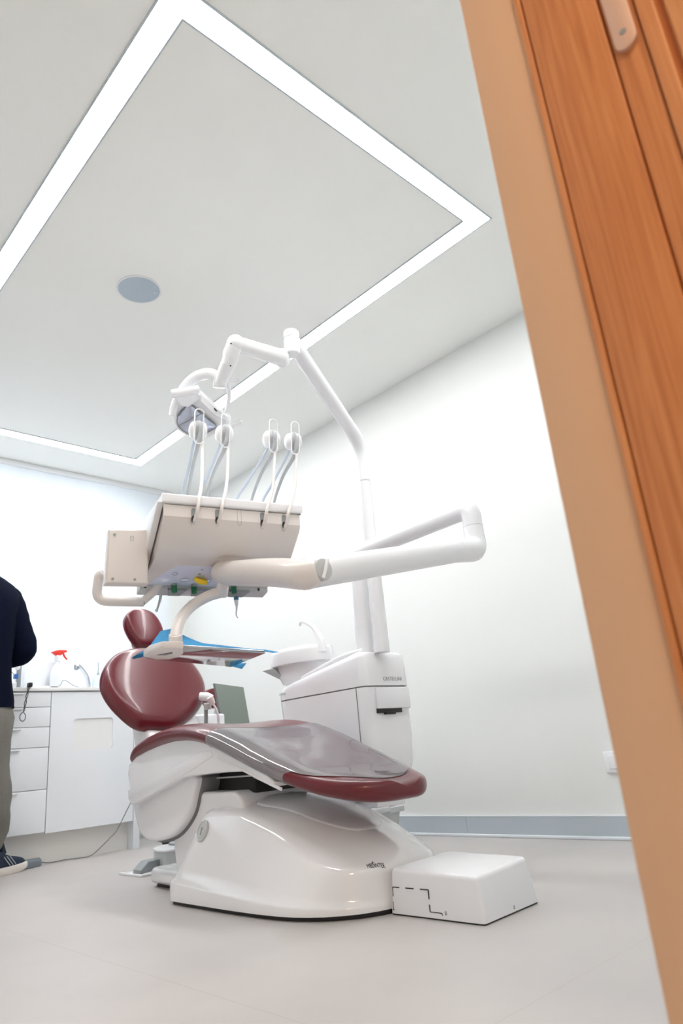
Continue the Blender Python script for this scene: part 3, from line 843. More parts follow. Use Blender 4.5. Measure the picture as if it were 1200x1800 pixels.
# tongue over the foot pad, narrowing to a rounded end
for k in range(1, 12):
    y = 1.727 - 0.019 * k
    r = film_ring(y, 0.0022)
    lim = 0.93 * math.sqrt(max(0.0, 1 - (k / 11.5) ** 2.6))
    st = interp_st(seat_st, y); hw = st[3]
    row = []
    for i in idx:
        p = Vector(r[i]); u = (p.x - CX) / (hw + 0.002)
        un = u
        if i > 56: i = 56
        q = Vector(r[i % 112]); u = (q.x - CX) / (hw + 0.002)
        tgt = max(-lim, min(lim, u))
        # find cushion height at tgt
        c = abs(tgt) ** (1 / 0.42); s_ = math.sqrt(max(0, 1 - c * c)); v = s_ ** 0.75
        top, bot = st[1], st[2]
        dish = 0.012 * max(0, 1 - (abs(tgt) / 0.72) ** 2) if v > 0.6 else 0
        row.append(bm.verts.new((CX + tgt * (hw + 0.002), y, (top + bot) / 2 + v * ((top - bot) / 2 + 0.0026) - dish)))
    for i in range(len(row) - 1):
        try: bm.faces.new((prev[i], prev[i + 1], row[i + 1], row[i]))
        except ValueError: pass
    prev = row
bmesh.ops.remove_doubles(bm, verts=bm.verts, dist=0.0002)
edge_loops = []
be = [e for e in bm.edges if len(e.link_faces) == 1]
adj = {}
for e in be:
    for v in e.verts: adj.setdefault(v, []).append(e)
seen = set(); longest = []
for e in be:
    if e in seen: continue
    path = [e.verts[0], e.verts[1]]; seen.add(e)
    while True:
        nx = [f for f in adj[path[-1]] if f not in seen]
        if not nx: break
        seen.add(nx[0]); path.append(nx[0].other_vert(path[-1]))
    if len(path) > len(longest): longest = path
edge_pts = [v.co.copy() for v in longest]
fl = obj('protective_film', bm, 'film', None, True, 80)
obj('film_edge', tube(edge_pts[::2], 0.0011, 6), 'holder_clear', fl)
tag(fl, 'clear plastic protective film wrapped over the leg part of the burgundy seat', 'plastic film')

# writing on the base
ny = 1.565
tq = Vector((1.492, 1.508, base_top(1.492, 1.508) + 0.0012))
tx = text('lettering', 'MEDINTER', (1.492, 1.508, 0), (1, -0.42, 0), (0.42, 1, 0), 0.0108, 'text_dark', ba)
for v in tx.data.vertices:
    v.co.y = 1.508 + (v.co.y - 1.508) * 1.15
    v.co.z = base_top(v.co.x, v.co.y) + 0.0010 + v.co.z
obj('lettering_mark', prism([tq + Vector((-0.007, 0.007, 0.007)), tq + Vector((-0.001, 0.007, 0.007)), tq + Vector((-0.004, 0.010, 0.010))], (0, 0, -0.001), (0, 0, 0.001)), 'text_dark', ba)

# ================================================================== STEP BOX
sb = thing('floor_junction_box', 'low white junction box on the floor in front of the chair base', 'floor box', (1.62, 1.31, 0))
q0 = [(1.497, 1.165), (1.757, 1.178), (1.757, 1.470), (1.493, 1.470)]
q1 = [(1.513, 1.180), (1.748, 1.192), (1.748, 1.462), (1.500, 1.462)]
bm = bmesh.new()
top_h = [0.102, 0.113, 0.118, 0.112]
lo_ = [bm.verts.new((x, y, 0.004)) for x, y in q0]; hi_ = [bm.verts.new((x, y, h)) for (x, y), h in zip(q1, top_h)]
fs = [bm.faces.new(lo_[::-1]), bm.faces.new(hi_)] + [bm.faces.new((lo_[i], lo_[(i + 1) % 4], hi_[(i + 1) % 4], hi_[i])) for i in range(4)]
bmesh.ops.recalc_face_normals(bm, faces=fs)
es = [e for e in bm.edges if not all(v in lo_ for v in e.verts)]
bmesh.ops.bevel(bm, geom=es, offset=0.011, segments=5, affect='EDGES', profile=0.5)
jb = obj('box_cover', bm, 'white', sb)
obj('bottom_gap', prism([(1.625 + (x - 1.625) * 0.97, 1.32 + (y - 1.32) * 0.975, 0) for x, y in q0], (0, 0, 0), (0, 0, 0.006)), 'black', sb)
# knock-out dashes on the left face: face plane leans from x=1.495 (floor) to 1.506 (top)
def fx(y, z):
    u = (1.47 - y) / 0.305; xb = 1.493 + 0.004 * u; xt = 1.500 + 0.013 * u
    return xb + (xt - xb) * (z - 0.004) / 0.104 - 0.0003
def dash(bm, y0, z0, y1, z1, w=0.0016):
    p, q = Vector((fx(y0, z0), y0, z0)), Vector((fx(y1, z1), y1, z1))
    d = (q - p).normalized(); s = Vector((1, 0, 0)).cross(d).normalized() * w
    prism([p - s, q - s, q + s, p + s], (-0.0006, 0, 0), (0.002, 0, 0), bm=bm)
def one_dash(a, w):
    bm = bmesh.new(); dash(bm, *a, w=w); obj('knockout_dash', bm, 'black', sb)
for a in ((1.457, 0.066, 1.434, 0.066), (1.412, 0.066, 1.385, 0.066), (1.362, 0.066, 1.336, 0.066), ): one_dash(a, 0.0012)
for a in ((1.457, 0.066, 1.457, 0.044), (1.458, 0.032, 1.458, 0.013), (1.3355, 0.066, 1.3345, 0.045), (1.334, 0.033, 1.332, 0.017), (1.332, 0.017, 1.295, 0.017), (1.295, 0.017, 1.292, 0.012)): one_dash(a, 0.0008)
one_dash((1.460, 0.013, 1.455, 0.013), 0.001)
bm = bmesh.new()
p = Vector((fx(1.281, 0.018), 1.281, 0.018))
tube([p + Vector((-0.0006, 0.0026 * math.cos(a), 0.0042 * math.sin(a))) for a in [2 * PI * k / 14 for k in range(14)]], 0.0005, 6, bm, closed=True)
obj('tiny_symbol', bm, 'text_dark', sb)
bm = bmesh.new()
p = Vector((1.629, 1.1705, 0.015))
tube([p + Vector((0.0026 * math.cos(a), -0.0006 - 0.0014, 0.0042 * math.sin(a))) for a in [2 * PI * k / 14 for k in range(14)]], 0.0005, 6, bm, closed=True)
obj('tiny_symbol', bm, 'text_dark', sb)

# ================================================================== FOOT CONTROL behind the base
fc = thing('foot_control', 'white and grey foot control standing behind the chair base', 'foot control', (1.80, 3.05, 0))
fc_p = [(1.56, 2.90), (1.62, 2.86), (1.80, 2.86), (1.86, 2.95), (1.80, 3.08), (1.62, 3.06)]
obj('control_body', loft([[(1.71 + (x - 1.71) * s, 2.96 + (y - 2.96) * s, z) for x, y in [(p_.x, p_.y) for p_ in smooth_loop([(a, b2, 0) for a, b2 in fc_p], 4)]] for s, z in ((0.98, 0.012), (1.0, 0.02), (1.0, 0.075), (0.96, 0.085), (0.7, 0.090))]), 'grey_plastic', fc)
obj('control_rim', tube([(1.71 + (p_.x - 1.71) * 0.985, 2.96 + (p_.y - 2.96) * 0.985, 0.080) for p_ in smooth_loop([(a, b2, 0) for a, b2 in fc_p], 4)], 0.006, 8, closed=True), 'white', fc)
obj('rocker', lathe((1.71, 2.96, 0.088), [(0.07, 0), (0.068, 0.010), (0.055, 0.016), (0.028, 0.018), (0.026, 0.030), (0.0, 0.032)], (0, 0, 1), 28), 'mid_grey', fc)
obj('toe_lever', prism([(1.45, 2.90, 0.008), (1.45, 2.90, 0.024), (1.50, 2.93, 0.050), (1.58, 2.95, 0.050), (1.58, 2.95, 0.008)], (0, -0.03, 0), (0, 0.04, 0), 0.004), 'mid_grey', fc)
obj('base_plate', B((1.44, 2.85, 0.0), (1.84, 3.05, 0.010), 0.003), 'white', fc)

for o_ in list(bpy.data.objects):
    if o_.parent == fc: o_.data.transform(Matrix.Translation((0.105, 0.10, 0)))
# ================================================================== WATER UNIT CABINET
wu = thing('dental_unit_cabinet', 'tall rounded white dental unit cabinet behind the chair against the right wall side', 'dental unit', (2.1, 2.2, 0))
UX0, UX1, UY0, UY1 = 2.00, 2.28, 1.985, 2.60
def uring(z, x0, x1, y0, y1, rf, rb, n=10, slx=0.0):
    out = []
    for cx_, cy_, a0, r in ((x0 + rf, y0 + rf, PI, rf), (x1 - rf, y0 + rf, 1.5 * PI, rf), (x1 - rb, y1 - rb, 0, rb), (x0 + rb, y1 - rb, 0.5 * PI, rb)):
        for k in range(n + 1):
            a = a0 + PI / 2 * k / n
            out.append((cx_ + r * math.cos(a), cy_ + r * math.sin(a), z))
    return out
# lower body
low = []
for z, x0, x1, y0, y1, rf, rb in [(0.255, 2.07, 2.215, 2.07, 2.38, 0.05, 0.06), (0.262, 2.05, 2.24, 2.045, 2.42, 0.06, 0.07), (0.29, 2.02, 2.268, 2.02, 2.48, 0.06, 0.08), (0.36, 2.003, 2.282, 2.004, 2.53, 0.05, 0.10), (0.45, 2.0, 2.285, 1.998, 2.57, 0.045, 0.12), (0.56, 2.0, 2.278, 1.995, 2.60, 0.04, 0.13), (0.655, 2.0, 2.272, 1.992, 2.612, 0.035, 0.13)]:
    low.append(uring(z, x0, x1, y0, y1, rf, rb))
lb = obj('lower_body', loft(low), 'white', wu, True, 60)
obj('seam_line', loft([uring(0.655, 2.004, 2.268, 1.996, 2.606, 0.035, 0.13), uring(0.660, 2.004, 2.268, 1.996, 2.606, 0.035, 0.13)]), 'seam', wu)
# upper cover: top slopes down towards the rear
up = []
def top_z(y): 
    t = min(1, max(0, (y - 2.10) / 0.50)); return 0.800 - 0.105 * t ** 1.25
for f, ins in ((0, 0.0), (0.15, 0.0), (0.5, 0.0), (0.80, 0.002), (0.90, 0.006), (0.96, 0.013), (0.99, 0.022), (1.0, 0.036)):
    r = uring(0, 2.0 + ins, 2.275 - ins, 1.990 + ins, 2.612 - ins, max(0.012, 0.036 - ins * 0.4), 0.13)
    up.append([(x, y, 0.660 + (top_z(y) - 0.660) * f) for x, y, _ in r])
uc = obj('upper_cover', loft(up, cap=False), 'white', wu, True, 60)
me = uc.data
bm = bmesh.new(); r = uring(0, 2.036, 2.239, 2.026, 2.576, 0.022, 0.13)
N_ = len(r); cxm = 2.1375
rows_ = []
for s in (1.0, 0.75, 0.5, 0.25, 0.02):
    rows_.append([bm.verts.new((cxm + (x - cxm) * s, y, top_z(y) + 0.004 * (1 - s * s))) for x, y, _ in r])
for a, b2 in zip(rows_, rows_[1:]):
    for i in range(N_):
        j = (i + 1) % N_
        bm.faces.new((a[i], a[j], b2[j], b2[i]))
obj('top_lid', bm, 'white', wu, True, 60)
obj('ridge', tube([(2.045, 2.02 + 0.05 * k, top_z(2.02 + 0.05 * k) + 0.004) for k in range(9)], 0.010, 10), 'white', wu)
# front details: hatch flap, black slot, lettering
obj('hatch_flap', B((2.058, 1.983, 0.568), (2.256, 2.000, 0.652), 0.005), 'white', wu)
obj('dark_slot', B((2.058, 1.985, 0.552), (2.200, 1.9965, 0.570), 0.001), 'black', wu)
obj('dark_slot', B((2.100, 1.984, 0.546), (2.160, 1.9955, 0.556), 0.001), 'black', wu)
text('lettering', 'CASTELLINI', (2.165, 1.9885, 0.686), (1, 0, 0), (0, 0, 1), 0.0215, 'text', wu, spacing=1.02)
text('small_lettering', 'skema', (1.9985, 2.515, 0.688), (0, -1, 0), (0, 0, 1), 0.018, 'text', wu, shear=0.4)
obj('door_seam', B((1.9975, 2.0385, 0.36), (2.01, 2.0405, 0.655)), 'seam', wu)
obj('foot_extension', B((2.10, 2.08, 0.198), (2.265, 2.24, 0.27), 0.006), 'white', wu)
obj('side_skirt', prism([(2.0, 2.60, 0.42), (2.0, 2.30, 0.30), (2.0, 2.30, 0.27), (2.0, 2.5, 0.27)], (0.05, 0, 0), (0.24, 0, 0), 0.01), 'white', wu)
# mounting arm from chair to cabinet (hidden below)
obj('link_bracket', B((1.93, 2.15, 0.10), (2.12, 2.32, 0.22), 0.02), 'white', wu)
obj('support_foot', B((2.10, 2.25, 0.0), (2.20, 2.40, 0.22), 0.01), 'white', wu)
# cuspidor bowl
bo = obj('cuspidor_bowl', loft([[(x, y, z) for (x, y) in [(2.12 + 0.0 + a * s, 2.52 + b2 * s) for a, b2 in [(0.12 * math.cos(t_), (0.20 if math.sin(t_) < 0 else 0.165) * math.sin(t_)) for t_ in [2 * PI * k / 40 for k in range(40)]]]] for s, z in ((0.60, 0.735), (0.74, 0.775), (0.80, 0.812), (0.99, 0.816), (1.0, 0.825), (0.985, 0.868), (0.955, 0.884), (0.90, 0.888), (0.84, 0.880), (0.6, 0.83), (0.2, 0.80))]), 'white', wu, True, 50)
obj('bowl_lip', prism([(2.02, 2.690, 0.815), (2.005, 2.58, 0.812), (2.03, 2.56, 0.775), (2.06, 2.60, 0.760)], (0, 0, 0), (0.10, 0.03, 0.005), 0.006), 'grey_plastic', bo)
obj('bowl_spout', tube(smooth_path([(2.10, 2.34, 0.85), (2.10, 2.345, 0.91), (2.10, 2.38, 0.965), (2.10, 2.43, 1.000), (2.10, 2.468, 1.012), (2.10, 2.480, 0.995)]), [0.026, 0.017, 0.011, 0.009, 0.008, 0.007], 14), 'tube_white', bo)

# ================================================================== OPERATING LIGHT ON ITS POLE
ol = thing('operating_light', 'white dental operating light on a tall bent pole above the chair', 'dental light', (2.1, 1.975, 0.80))
pole = fillet([(2.1, 1.970, 0.80), (2.1, 1.968, 1.55), (2.1, 1.966, 1.715)], 0.01)
obj('lower_pole', tube([(2.1, 1.970, 0.79), (2.1, 1.969, 1.20), (2.1, 1.968, 1.545)], [0.033, 0.029, 0.026], 28), 'tube_white', ol)
obj('pole_collar', tube([(2.1, 1.968, 1.543), (2.1, 1.968, 1.549)], 0.0268, 28), 'grey_plastic', ol)
A1 = Vector((2.1, 1.968, 1.547)); A2 = D(637, 780, 2.93); A3 = D(597, 692, 2.83); A4 = D(512, 600, 2.68)
A2 = Vector((2.1, 1.968, 1.73))
obj('bent_arm', tube(fillet([A1, A2, A4], 0.16, 12), [0.025, 0.026, 0.028, 0.030, 0.031, 0.031], 28), 'tube_white', ol)
z_ = Vector((0, 0, 1))
J1 = A4 + Vector((0, 0, 0.0))
obj('elbow_barrel', cyl(J1 + z_ * 0.045, J1 - z_ * 0.062, 0.0305, 32, 0.010), 'tube_white', ol)
obj('elbow_seam', tube([J1 + z_ * 0.008, J1 + z_ * 0.0095], 0.0309, 32), 'seam', ol)
K1 = D(497, 630, 2.63); K0 = D(414, 604, 2.52)
obj('elbow_knuckle', ball(D(496, 630, 2.655), 0.042, sc=(0.75, 0.75, 1.0)), 'tube_white', ol)
obj('front_arm', tube([K1, K1 * 0.5 + K0 * 0.5, K0], [0.033, 0.031, 0.029], 24, flat=1.0), 'tube_white', ol)
obj('arm_end', ball(K0, 0.033, sc=(1, 1, 1)), 'tube_white', ol)
obj('down_link', tube([K0, D(405, 622, 2.52), D(403, 640, 2.53)], [0.030, 0.029, 0.025], 24), 'tube_white', ol)
obj('lower_link', tube([D(405, 630, 2.53), D(396, 652, 2.55), D(388, 672, 2.57)], [0.027, 0.028, 0.022], 24), 'tube_white', ol)
for (px, py) in ((406, 604), (405, 643)): obj('screw', ball(D(px, py, 2.485), 0.003), 'black', ol)
obj('yoke_hub', cyl(D(387, 660, 2.575), D(386, 682, 2.58), 0.026, 28, 0.006), 'tube_white', ol)
obj('yoke_fin', prism([D(378, 665, 2.57), D(418, 665, 2.60), D(418, 668, 2.60), D(378, 669, 2.57)], (0, 0, 0), (0.012, 0.012, 0), 0.001), 'tube_white', ol)
obj('yoke_arm', tube(smooth_path([D(386, 664, 2.575), D(368, 657, 2.58), D(348, 661, 2.585), D(331, 673, 2.59), D(318, 690, 2.60), D(308, 710, 2.61), D(303, 730, 2.62)]), [0.020, 0.021, 0.020, 0.018, 0.016, 0.014], 18), 'tube_white', ol)
obj('yoke_arm', tube(smooth_path([D(398, 668, 2.60), D(402, 685, 2.63), D(402, 705, 2.66), D(398, 722, 2.68), D(393, 735, 2.69)]), [0.010, 0.009, 0.008, 0.008, 0.010], 14), 'tube_white', ol)
# lamp head: curved shell facing down towards the chair
LN = Vector((-0.48, -0.58, -0.66)).normalized()     # direction the lens faces
LP = D(350, 728, 2.66)
def lp_(px, py, off=0.0): return onplane(px, py, LP + LN * off, LN)
headp = smooth_loop([lp_(*p) for p in [(303, 733), (304, 712), (318, 700), (338, 698), (356, 697), (372, 708), (388, 722), (402, 733), (400, 744), (386, 756), (368, 767), (346, 770), (326, 764), (310, 752)]], 5)
cen = sum(headp, Vector()) / len(headp)
hs = [(0.55, -0.070), (0.80, -0.062), (0.93, -0.045), (0.99, -0.020), (1.0, 0.0), (0.985, 0.010), (0.95, 0.015), (0.86, 0.013), (0.5, 0.004), (0.05, 0.0)]
lh = obj('lamp_head', loft([[cen + (p - cen) * s + LN * h for p in headp] for s, h in hs]), 'tube_white', ol, True, 60)
lens = smooth_loop([lp_(*p, 0.016) for p in [(334, 711), (324, 718), (314, 729), (311, 741), (315, 751), (326, 760), (342, 766), (358, 763), (372, 756), (380, 749), (366, 737), (350, 724)]], 4)
lc = sum(lens, Vector()) / len(lens)
obj('lens_rim', tube([lc + (p - lc) * 1.0 for p in lens], 0.0016, 8, closed=True), 'seam', lh)
lr = obj('reflector', loft([[lc + (p - lc) * s + LN * h for p in lens] for s, h in ((1.0, 0.0), (0.9, 0.004), (0.6, 0.010), (0.3, 0.013), (0.05, 0.014))]), 'lens', lh, True, 80)
obj('reflector_rib', tube([lc + (lp_(316, 747, 0.03) - lc), lp_(340, 735, 0.036), lp_(352, 728, 0.03)], 0.0018, 8), 'mid_grey', lh)
def hb(pts, d0, r, name, par_=ol, f=0.6):
    return obj(name, rounded_tube([D(a, b2, d) for a, b2, d in pts], r, 16), 'tube_white', par_)
obj('front_handle', rounded_tube([D(303, 692, 2.54), D(325, 689, 2.545), D(348, 684, 2.56)], [0.0155, 0.0165, 0.0150], 18), 'tube_white', lh)
obj('handle_neck', prism([D(306, 696, 2.56), D(347, 688, 2.575), D(352, 700, 2.60), D(330, 716, 2.60), D(316, 712, 2.59)], -LN * 0.03, LN * 0.004, 0.004), 'tube_white', lh)
hb0 = lp_(386, 750, -0.012); db = (hb0 - CAM).dot(FWD)
obj('rear_handle', rounded_tube([hb0, D(408, 748, db), D(424, 742, db)], 0.0095, 14), 'tube_white', lh)
obj('head_shoulder', prism([D(352, 690, 2.60), D(366, 703, 2.61), D(384, 720, 2.63), D(400, 732, 2.64), D(399, 742, 2.64), D(378, 730, 2.63), D(352, 706, 2.60)], -LN * 0.04, LN * 0.01, 0.006), 'tube_white', lh)
obj('shoulder_slot', prism([D(377, 716, 2.61), D(382, 722, 2.615), D(380, 723, 2.615), D(376, 718, 2.61)], LN * 0.002, LN * 0.006), 'black', lh)

# ================================================================== DELIVERY ARM AND INSTRUMENT TRAY
du = thing('instrument_delivery_unit', 'white instrument delivery head on a jointed arm hung over the chair', 'dental instrument unit', (2.1, 2.065, 0.80))
PX, PY = 2.1, 2.062
TZ = 1.235
EL = at(826, 893, 2, TZ)                       # elbow, top
UP = Vector((PX, PY, 0.79))
obj('support_pole', tube([UP, Vector((PX, PY, 1.0)), Vector((PX, PY, 1.16))], [0.040, 0.037, 0.036], 32), 'tube_white', du)
obj('upper_arm', tube(fillet([Vector((PX, PY, 1.14)), Vector((PX, PY, TZ)), EL, EL - z_ * 0.075], 0.085, 12), 0.036, 32), 'tube_white', du)
EB = Vector((EL.x, EL.y, 0)); 
ez = at(832, 958, 0, EL.x); EBz = 1.235 - 0.175
obj('elbow_seam', tube([Vector((EL.x, EL.y, TZ - 0.074)), Vector((EL.x, EL.y, TZ - 0.076))], 0.0365, 32), 'seam', du)
L0 = D(845, 962, (Vector((EL.x, EL.y, 1.07)) - CAM).dot(FWD))
L1 = D(800, 968, (Vector((EL.x, EL.y, 1.06)) - CAM).dot(FWD) - 0.08)
L2 = D(533, 1010, 1.90)
obj('elbow_lower', tube(fillet([Vector((EL.x, EL.y, TZ - 0.075)), Vector((EL.x, EL.y, 1.072)), L1], 0.07, 12), [0.0365, 0.041, 0.045, 0.043], 32), 'tube_white', du)
la = obj('lower_arm', tube([L1 + (L0 - L1) * 0.4, L1, L1 * 0.5 + L2 * 0.5, L2], [0.040, 0.0425, 0.0425, 0.0425], 32), 'tube_white', du)
dirA = (L1 - L2).normalized()
obj('arm_seam', tube([L2 - dirA * 0.0015, L2 + dirA * 0.0015], 0.0431, 32), 'seam', du)
# brake knob with its bar
kc = D(574, 994, 1.885); kn = (CAM - kc); kn.z = 0; side = dirA.cross(z_).normalized()
if side.dot(CAM - kc) < 0: side = -side
up2 = dirA.cross(side).normalized()
kc = (L2 + dirA * ((kc - L2).dot(dirA))) + side * 0.041
kb = obj('brake_knob', lathe(kc, [(0.031, -0.012), (0.032, 0.004), (0.030, 0.008), (0.024, 0.010), (0.0, 0.011)], side, 36), 'grey_plastic', du)
kd = (dirA * 0.40 + z_ * 0.92).normalized()
obj('knob_bar', rounded_tube([kc + side * 0.013 - kd * 0.029, kc + side * 0.015, kc + side * 0.013 + kd * 0.029], 0.0052, 12), 'tube_white', kb)
# forearm to the pivot below the tray head (the head has its own frame: width w_, depth e_)
P0 = Vector((0.990, 1.766, 1.198)); w_ = Vector((0.963, -0.270, 0)).normalized(); e_ = Vector((0.270, 0.963, 0)).normalized()
def T(a, b2, c): return P0 + w_ * a + e_ * b2 + z_ * c
TW = 0.455
PV = onplane(392, 1007, T(0, 0.12, 0), e_)
DP = (PV - CAM).dot(FWD)
def fr_at(px, py, b2): return onplane(px, py, T(0, b2, 0), e_)
obj('forearm', tube(smooth_path([L2 + dirA * 0.03, L2, L2 * 0.75 + PV * 0.25 + z_ * 0.004, L2 * 0.45 + PV * 0.55 + z_ * 0.004, PV * 0.85 + L2 * 0.15, PV + (PV - L2).normalized() * 0.012]), [0.0418, 0.0424, 0.0425, 0.041, 0.039, 0.037], 28), 'warm_white', du)
obj('pivot_cap', ball(PV + (L2 - PV).normalized() * 0.004, 0.0385, sc=(1.0, 1.0, 1.0), u=28, v=18), 'warm_white', du)
obj('pivot_disc', lathe(PV + Vector((0.03, 0.0, 0.0)), [(0.040, 0.022), (0.046, 0.034), (0.062, 0.040), (0.0, 0.046)], (0, 0, 1), 36), 'warm_white', du)

# tray head in its own frame
prof = [(0.0, -0.002), (0.0, -0.062), (0.008, -0.076), (0.030, -0.099), (0.055, -0.124), (0.080, -0.148), (0.108, -0.163), (0.20, -0.185), (0.305, -0.202), (0.325, -0.180), (0.36, -0.06), (0.35, -0.012), (0.02, 0.004)]
rings = []
for a, s, dz_ in ((0.006, 0.94, 0), (0.0, 0.985, 0), (0.0015, 1.0, 0), (0.012, 1.0, 0), (TW - 0.015, 1.0, 0), (TW - 0.004, 0.99, 0), (TW, 0.95, 0)):
    rings.append([T(a + (0.0 if a < 0.2 else -0.06 * max(0, (-c - 0.05)) ), 0.17 + (b2 - 0.17) * s, -0.10 + (c + 0.10) * s) for b2, c in prof])
th = obj('tray_head', loft(rings), 'warm_white', du, True, 28)
# white top rim and left side shell
rim = [(-0.006, 0.0), (TW + 0.004, 0.0)]
obj('top_rim', prism([T(-0.006, -0.008, 0), T(TW + 0.004, -0.008, 0), T(TW + 0.004, 0.355, -0.004), T(-0.006, 0.355, -0.004)], (0, 0, -0.022), (0, 0, 0.010), 0.007, 4), 'white', th)
obj('left_shell', prism([T(-0.004, -0.002, -0.020), T(-0.004, 0.34, -0.012), T(-0.004, 0.345, -0.06), T(-0.004, 0.318, -0.190), T(-0.004, 0.29, -0.206), T(-0.004, 0.268, -0.202), T(-0.004, 0.115, -0.100)], w_ * -0.014, w_ * 0.006, 0.004), 'white', th)
obj('rim_seam', prism([T(0.004, -0.0015, -0.0235), T(TW, -0.0015, -0.0235), T(TW, -0.0015, -0.0250), T(0.004, -0.0015, -0.0250)], (0, 0, 0), e_ * 0.004), 'seam', th)
# under-side details
def under(b2): return -0.185 + (b2 - 0.20) * -0.162 if b2 > 0.20 else -0.163 + (b2 - 0.108) * -0.239
obj('membrane_panel', prism([T(0.085, 0.150, under(0.150)), T(0.215, 0.150, under(0.150)), T(0.235, 0.20, under(0.20)), T(0.265, 0.296, under(0.296)), T(0.02, 0.296, under(0.296)), T(0.05, 0.20, under(0.20))], (0, 0, -0.002), (0, 0, 0.002), 0.0006), 'violet_panel', th)
for a, b2, r in ((0.085, 0.20, 0.009), (0.130, 0.245, 0.015), (0.205, 0.250, 0.015)):
    obj('button_ring', tube([T(a + r * math.cos(t_), b2 + r * math.sin(t_), under(b2 + r * math.sin(t_)) - 0.0026) for t_ in [2 * PI * k / 24 for k in range(24)]], 0.0009, 6, closed=True), 'mid_grey', th)
for a, b2 in ((0.165, 0.195), (0.165, 0.165)): obj('screw', lathe(T(a, b2, under(b2) - 0.002), [(0.004, 0.0), (0.004, -0.002), (0, -0.002)], (0, 0, 1), 14), 'mid_grey', th)
# control panel box on the left
cp = obj('control_panel', prism([T(-0.132, 0.15, -0.066), T(-0.010, 0.15, -0.058), T(-0.010, 0.15, -0.236), T(-0.139, 0.15, -0.238)], (0, 0, 0), e_ * 0.045, 0.007, 4), 'warm_white', du)
bm = bmesh.new()
for a, c in ((-0.115, -0.083), (-0.118, -0.224), (-0.052, -0.224)): obj('screw', lathe(T(a, 0.1495, c), [(0.0042, 0.0), (0.0042, 0.0018), (0.0015, 0.0010), (0, 0.001)], -e_, 14), 'mid_grey', cp)
obj('clip_slot', tube([T(-0.062 + a, 0.1495, -0.092 + c) for a, c in ((-0.004, -0.008), (-0.004, 0.008), (0.004, 0.008), (0.004, -0.008))], 0.0008, 6, closed=True), 'mid_grey', cp)
# front instrument bar seen from below
ib = obj('instrument_bar', prism([T(-0.005, 0.300, -0.203), T(TW - 0.01, 0.300, -0.203), T(TW - 0.01, 0.350, -0.212), T(-0.005, 0.350, -0.212)], (0, 0, -0.012), (0, 0, 0.022), 0.002), 'grey_plastic', du)
bm = bmesh.new()
for a0, a1 in ((0.085, 0.150), (0.165, 0.235), (0.30, 0.375)):
    obj('holder_recess', prism([T(a0, 0.296, -0.218), T(a1, 0.296, -0.218), T(a1 - 0.012, 0.345, -0.226), T(a0 + 0.012, 0.345, -0.226)], (0, 0, 0), (0, 0, 0.008)), 'mid_grey', ib)
bm = bmesh.new()
for a in (0.012, TW - 0.045): obj('bar_screw', B((-0.003, -0.002, -0.005), (0.003, 0.002, 0.005), mtx=Matrix.Translation(T(a, 0.299, -0.207))), 'black', ib)
def holder(px, py, name, mname):
    c = fr_at(px, py, 0.283)
    h = obj('instrument_cradle', lathe(c + z_ * 0.028, [(0.020, 0.006), (0.017, -0.004), (0.011, -0.012), (0.009, -0.020), (0.0, -0.020)], (0, 0, 1), 20), 'holder_clear', du)
    obj(name, lathe(c, [(0.0085, 0.014), (0.0095, 0.010), (0.0095, -0.012), (0.0085, -0.016), (0, -0.017)], (0, 0.1, 1), 20), mname, h)
holder(306, 1034, 'green_cap', 'green'); holder(341, 1036, 'green_cap', 'green'); holder(411, 1036, 'green_cap', 'green')
c = fr_at(353, 1021, 0.225)
obj('yellow_cap', lathe(c, [(0.021, 0.008), (0.023, 0.004), (0.023, -0.004), (0.019, -0.008), (0, -0.009)], (0.1, -0.55, 0.9), 28), 'yellow', du)
# handle loop on the left front
HPts = [D(287, 1012, 2.24), D(276, 1034, 2.22), D(252, 1060, 2.20)]
obj('handle_bracket', tube([fr_at(291, 1007, 0.31), D(270, 1040, 2.30), D(250, 1058, 2.27)], [0.022, 0.018, 0.016], 20, flat=0.8), 'warm_white', du)
obj('handle', rounded_tube(fillet([D(251, 1058, 2.27), D(168, 1057, 2.25), D(174, 1012, 2.26), D(180, 1009, 2.26)], 0.045, 10), [0.0155] * len(fillet([D(251, 1058, 2.27), D(168, 1057, 2.25), D(174, 1012, 2.26), D(180, 1009, 2.26)], 0.045, 10)), 20), 'warm_white', du)

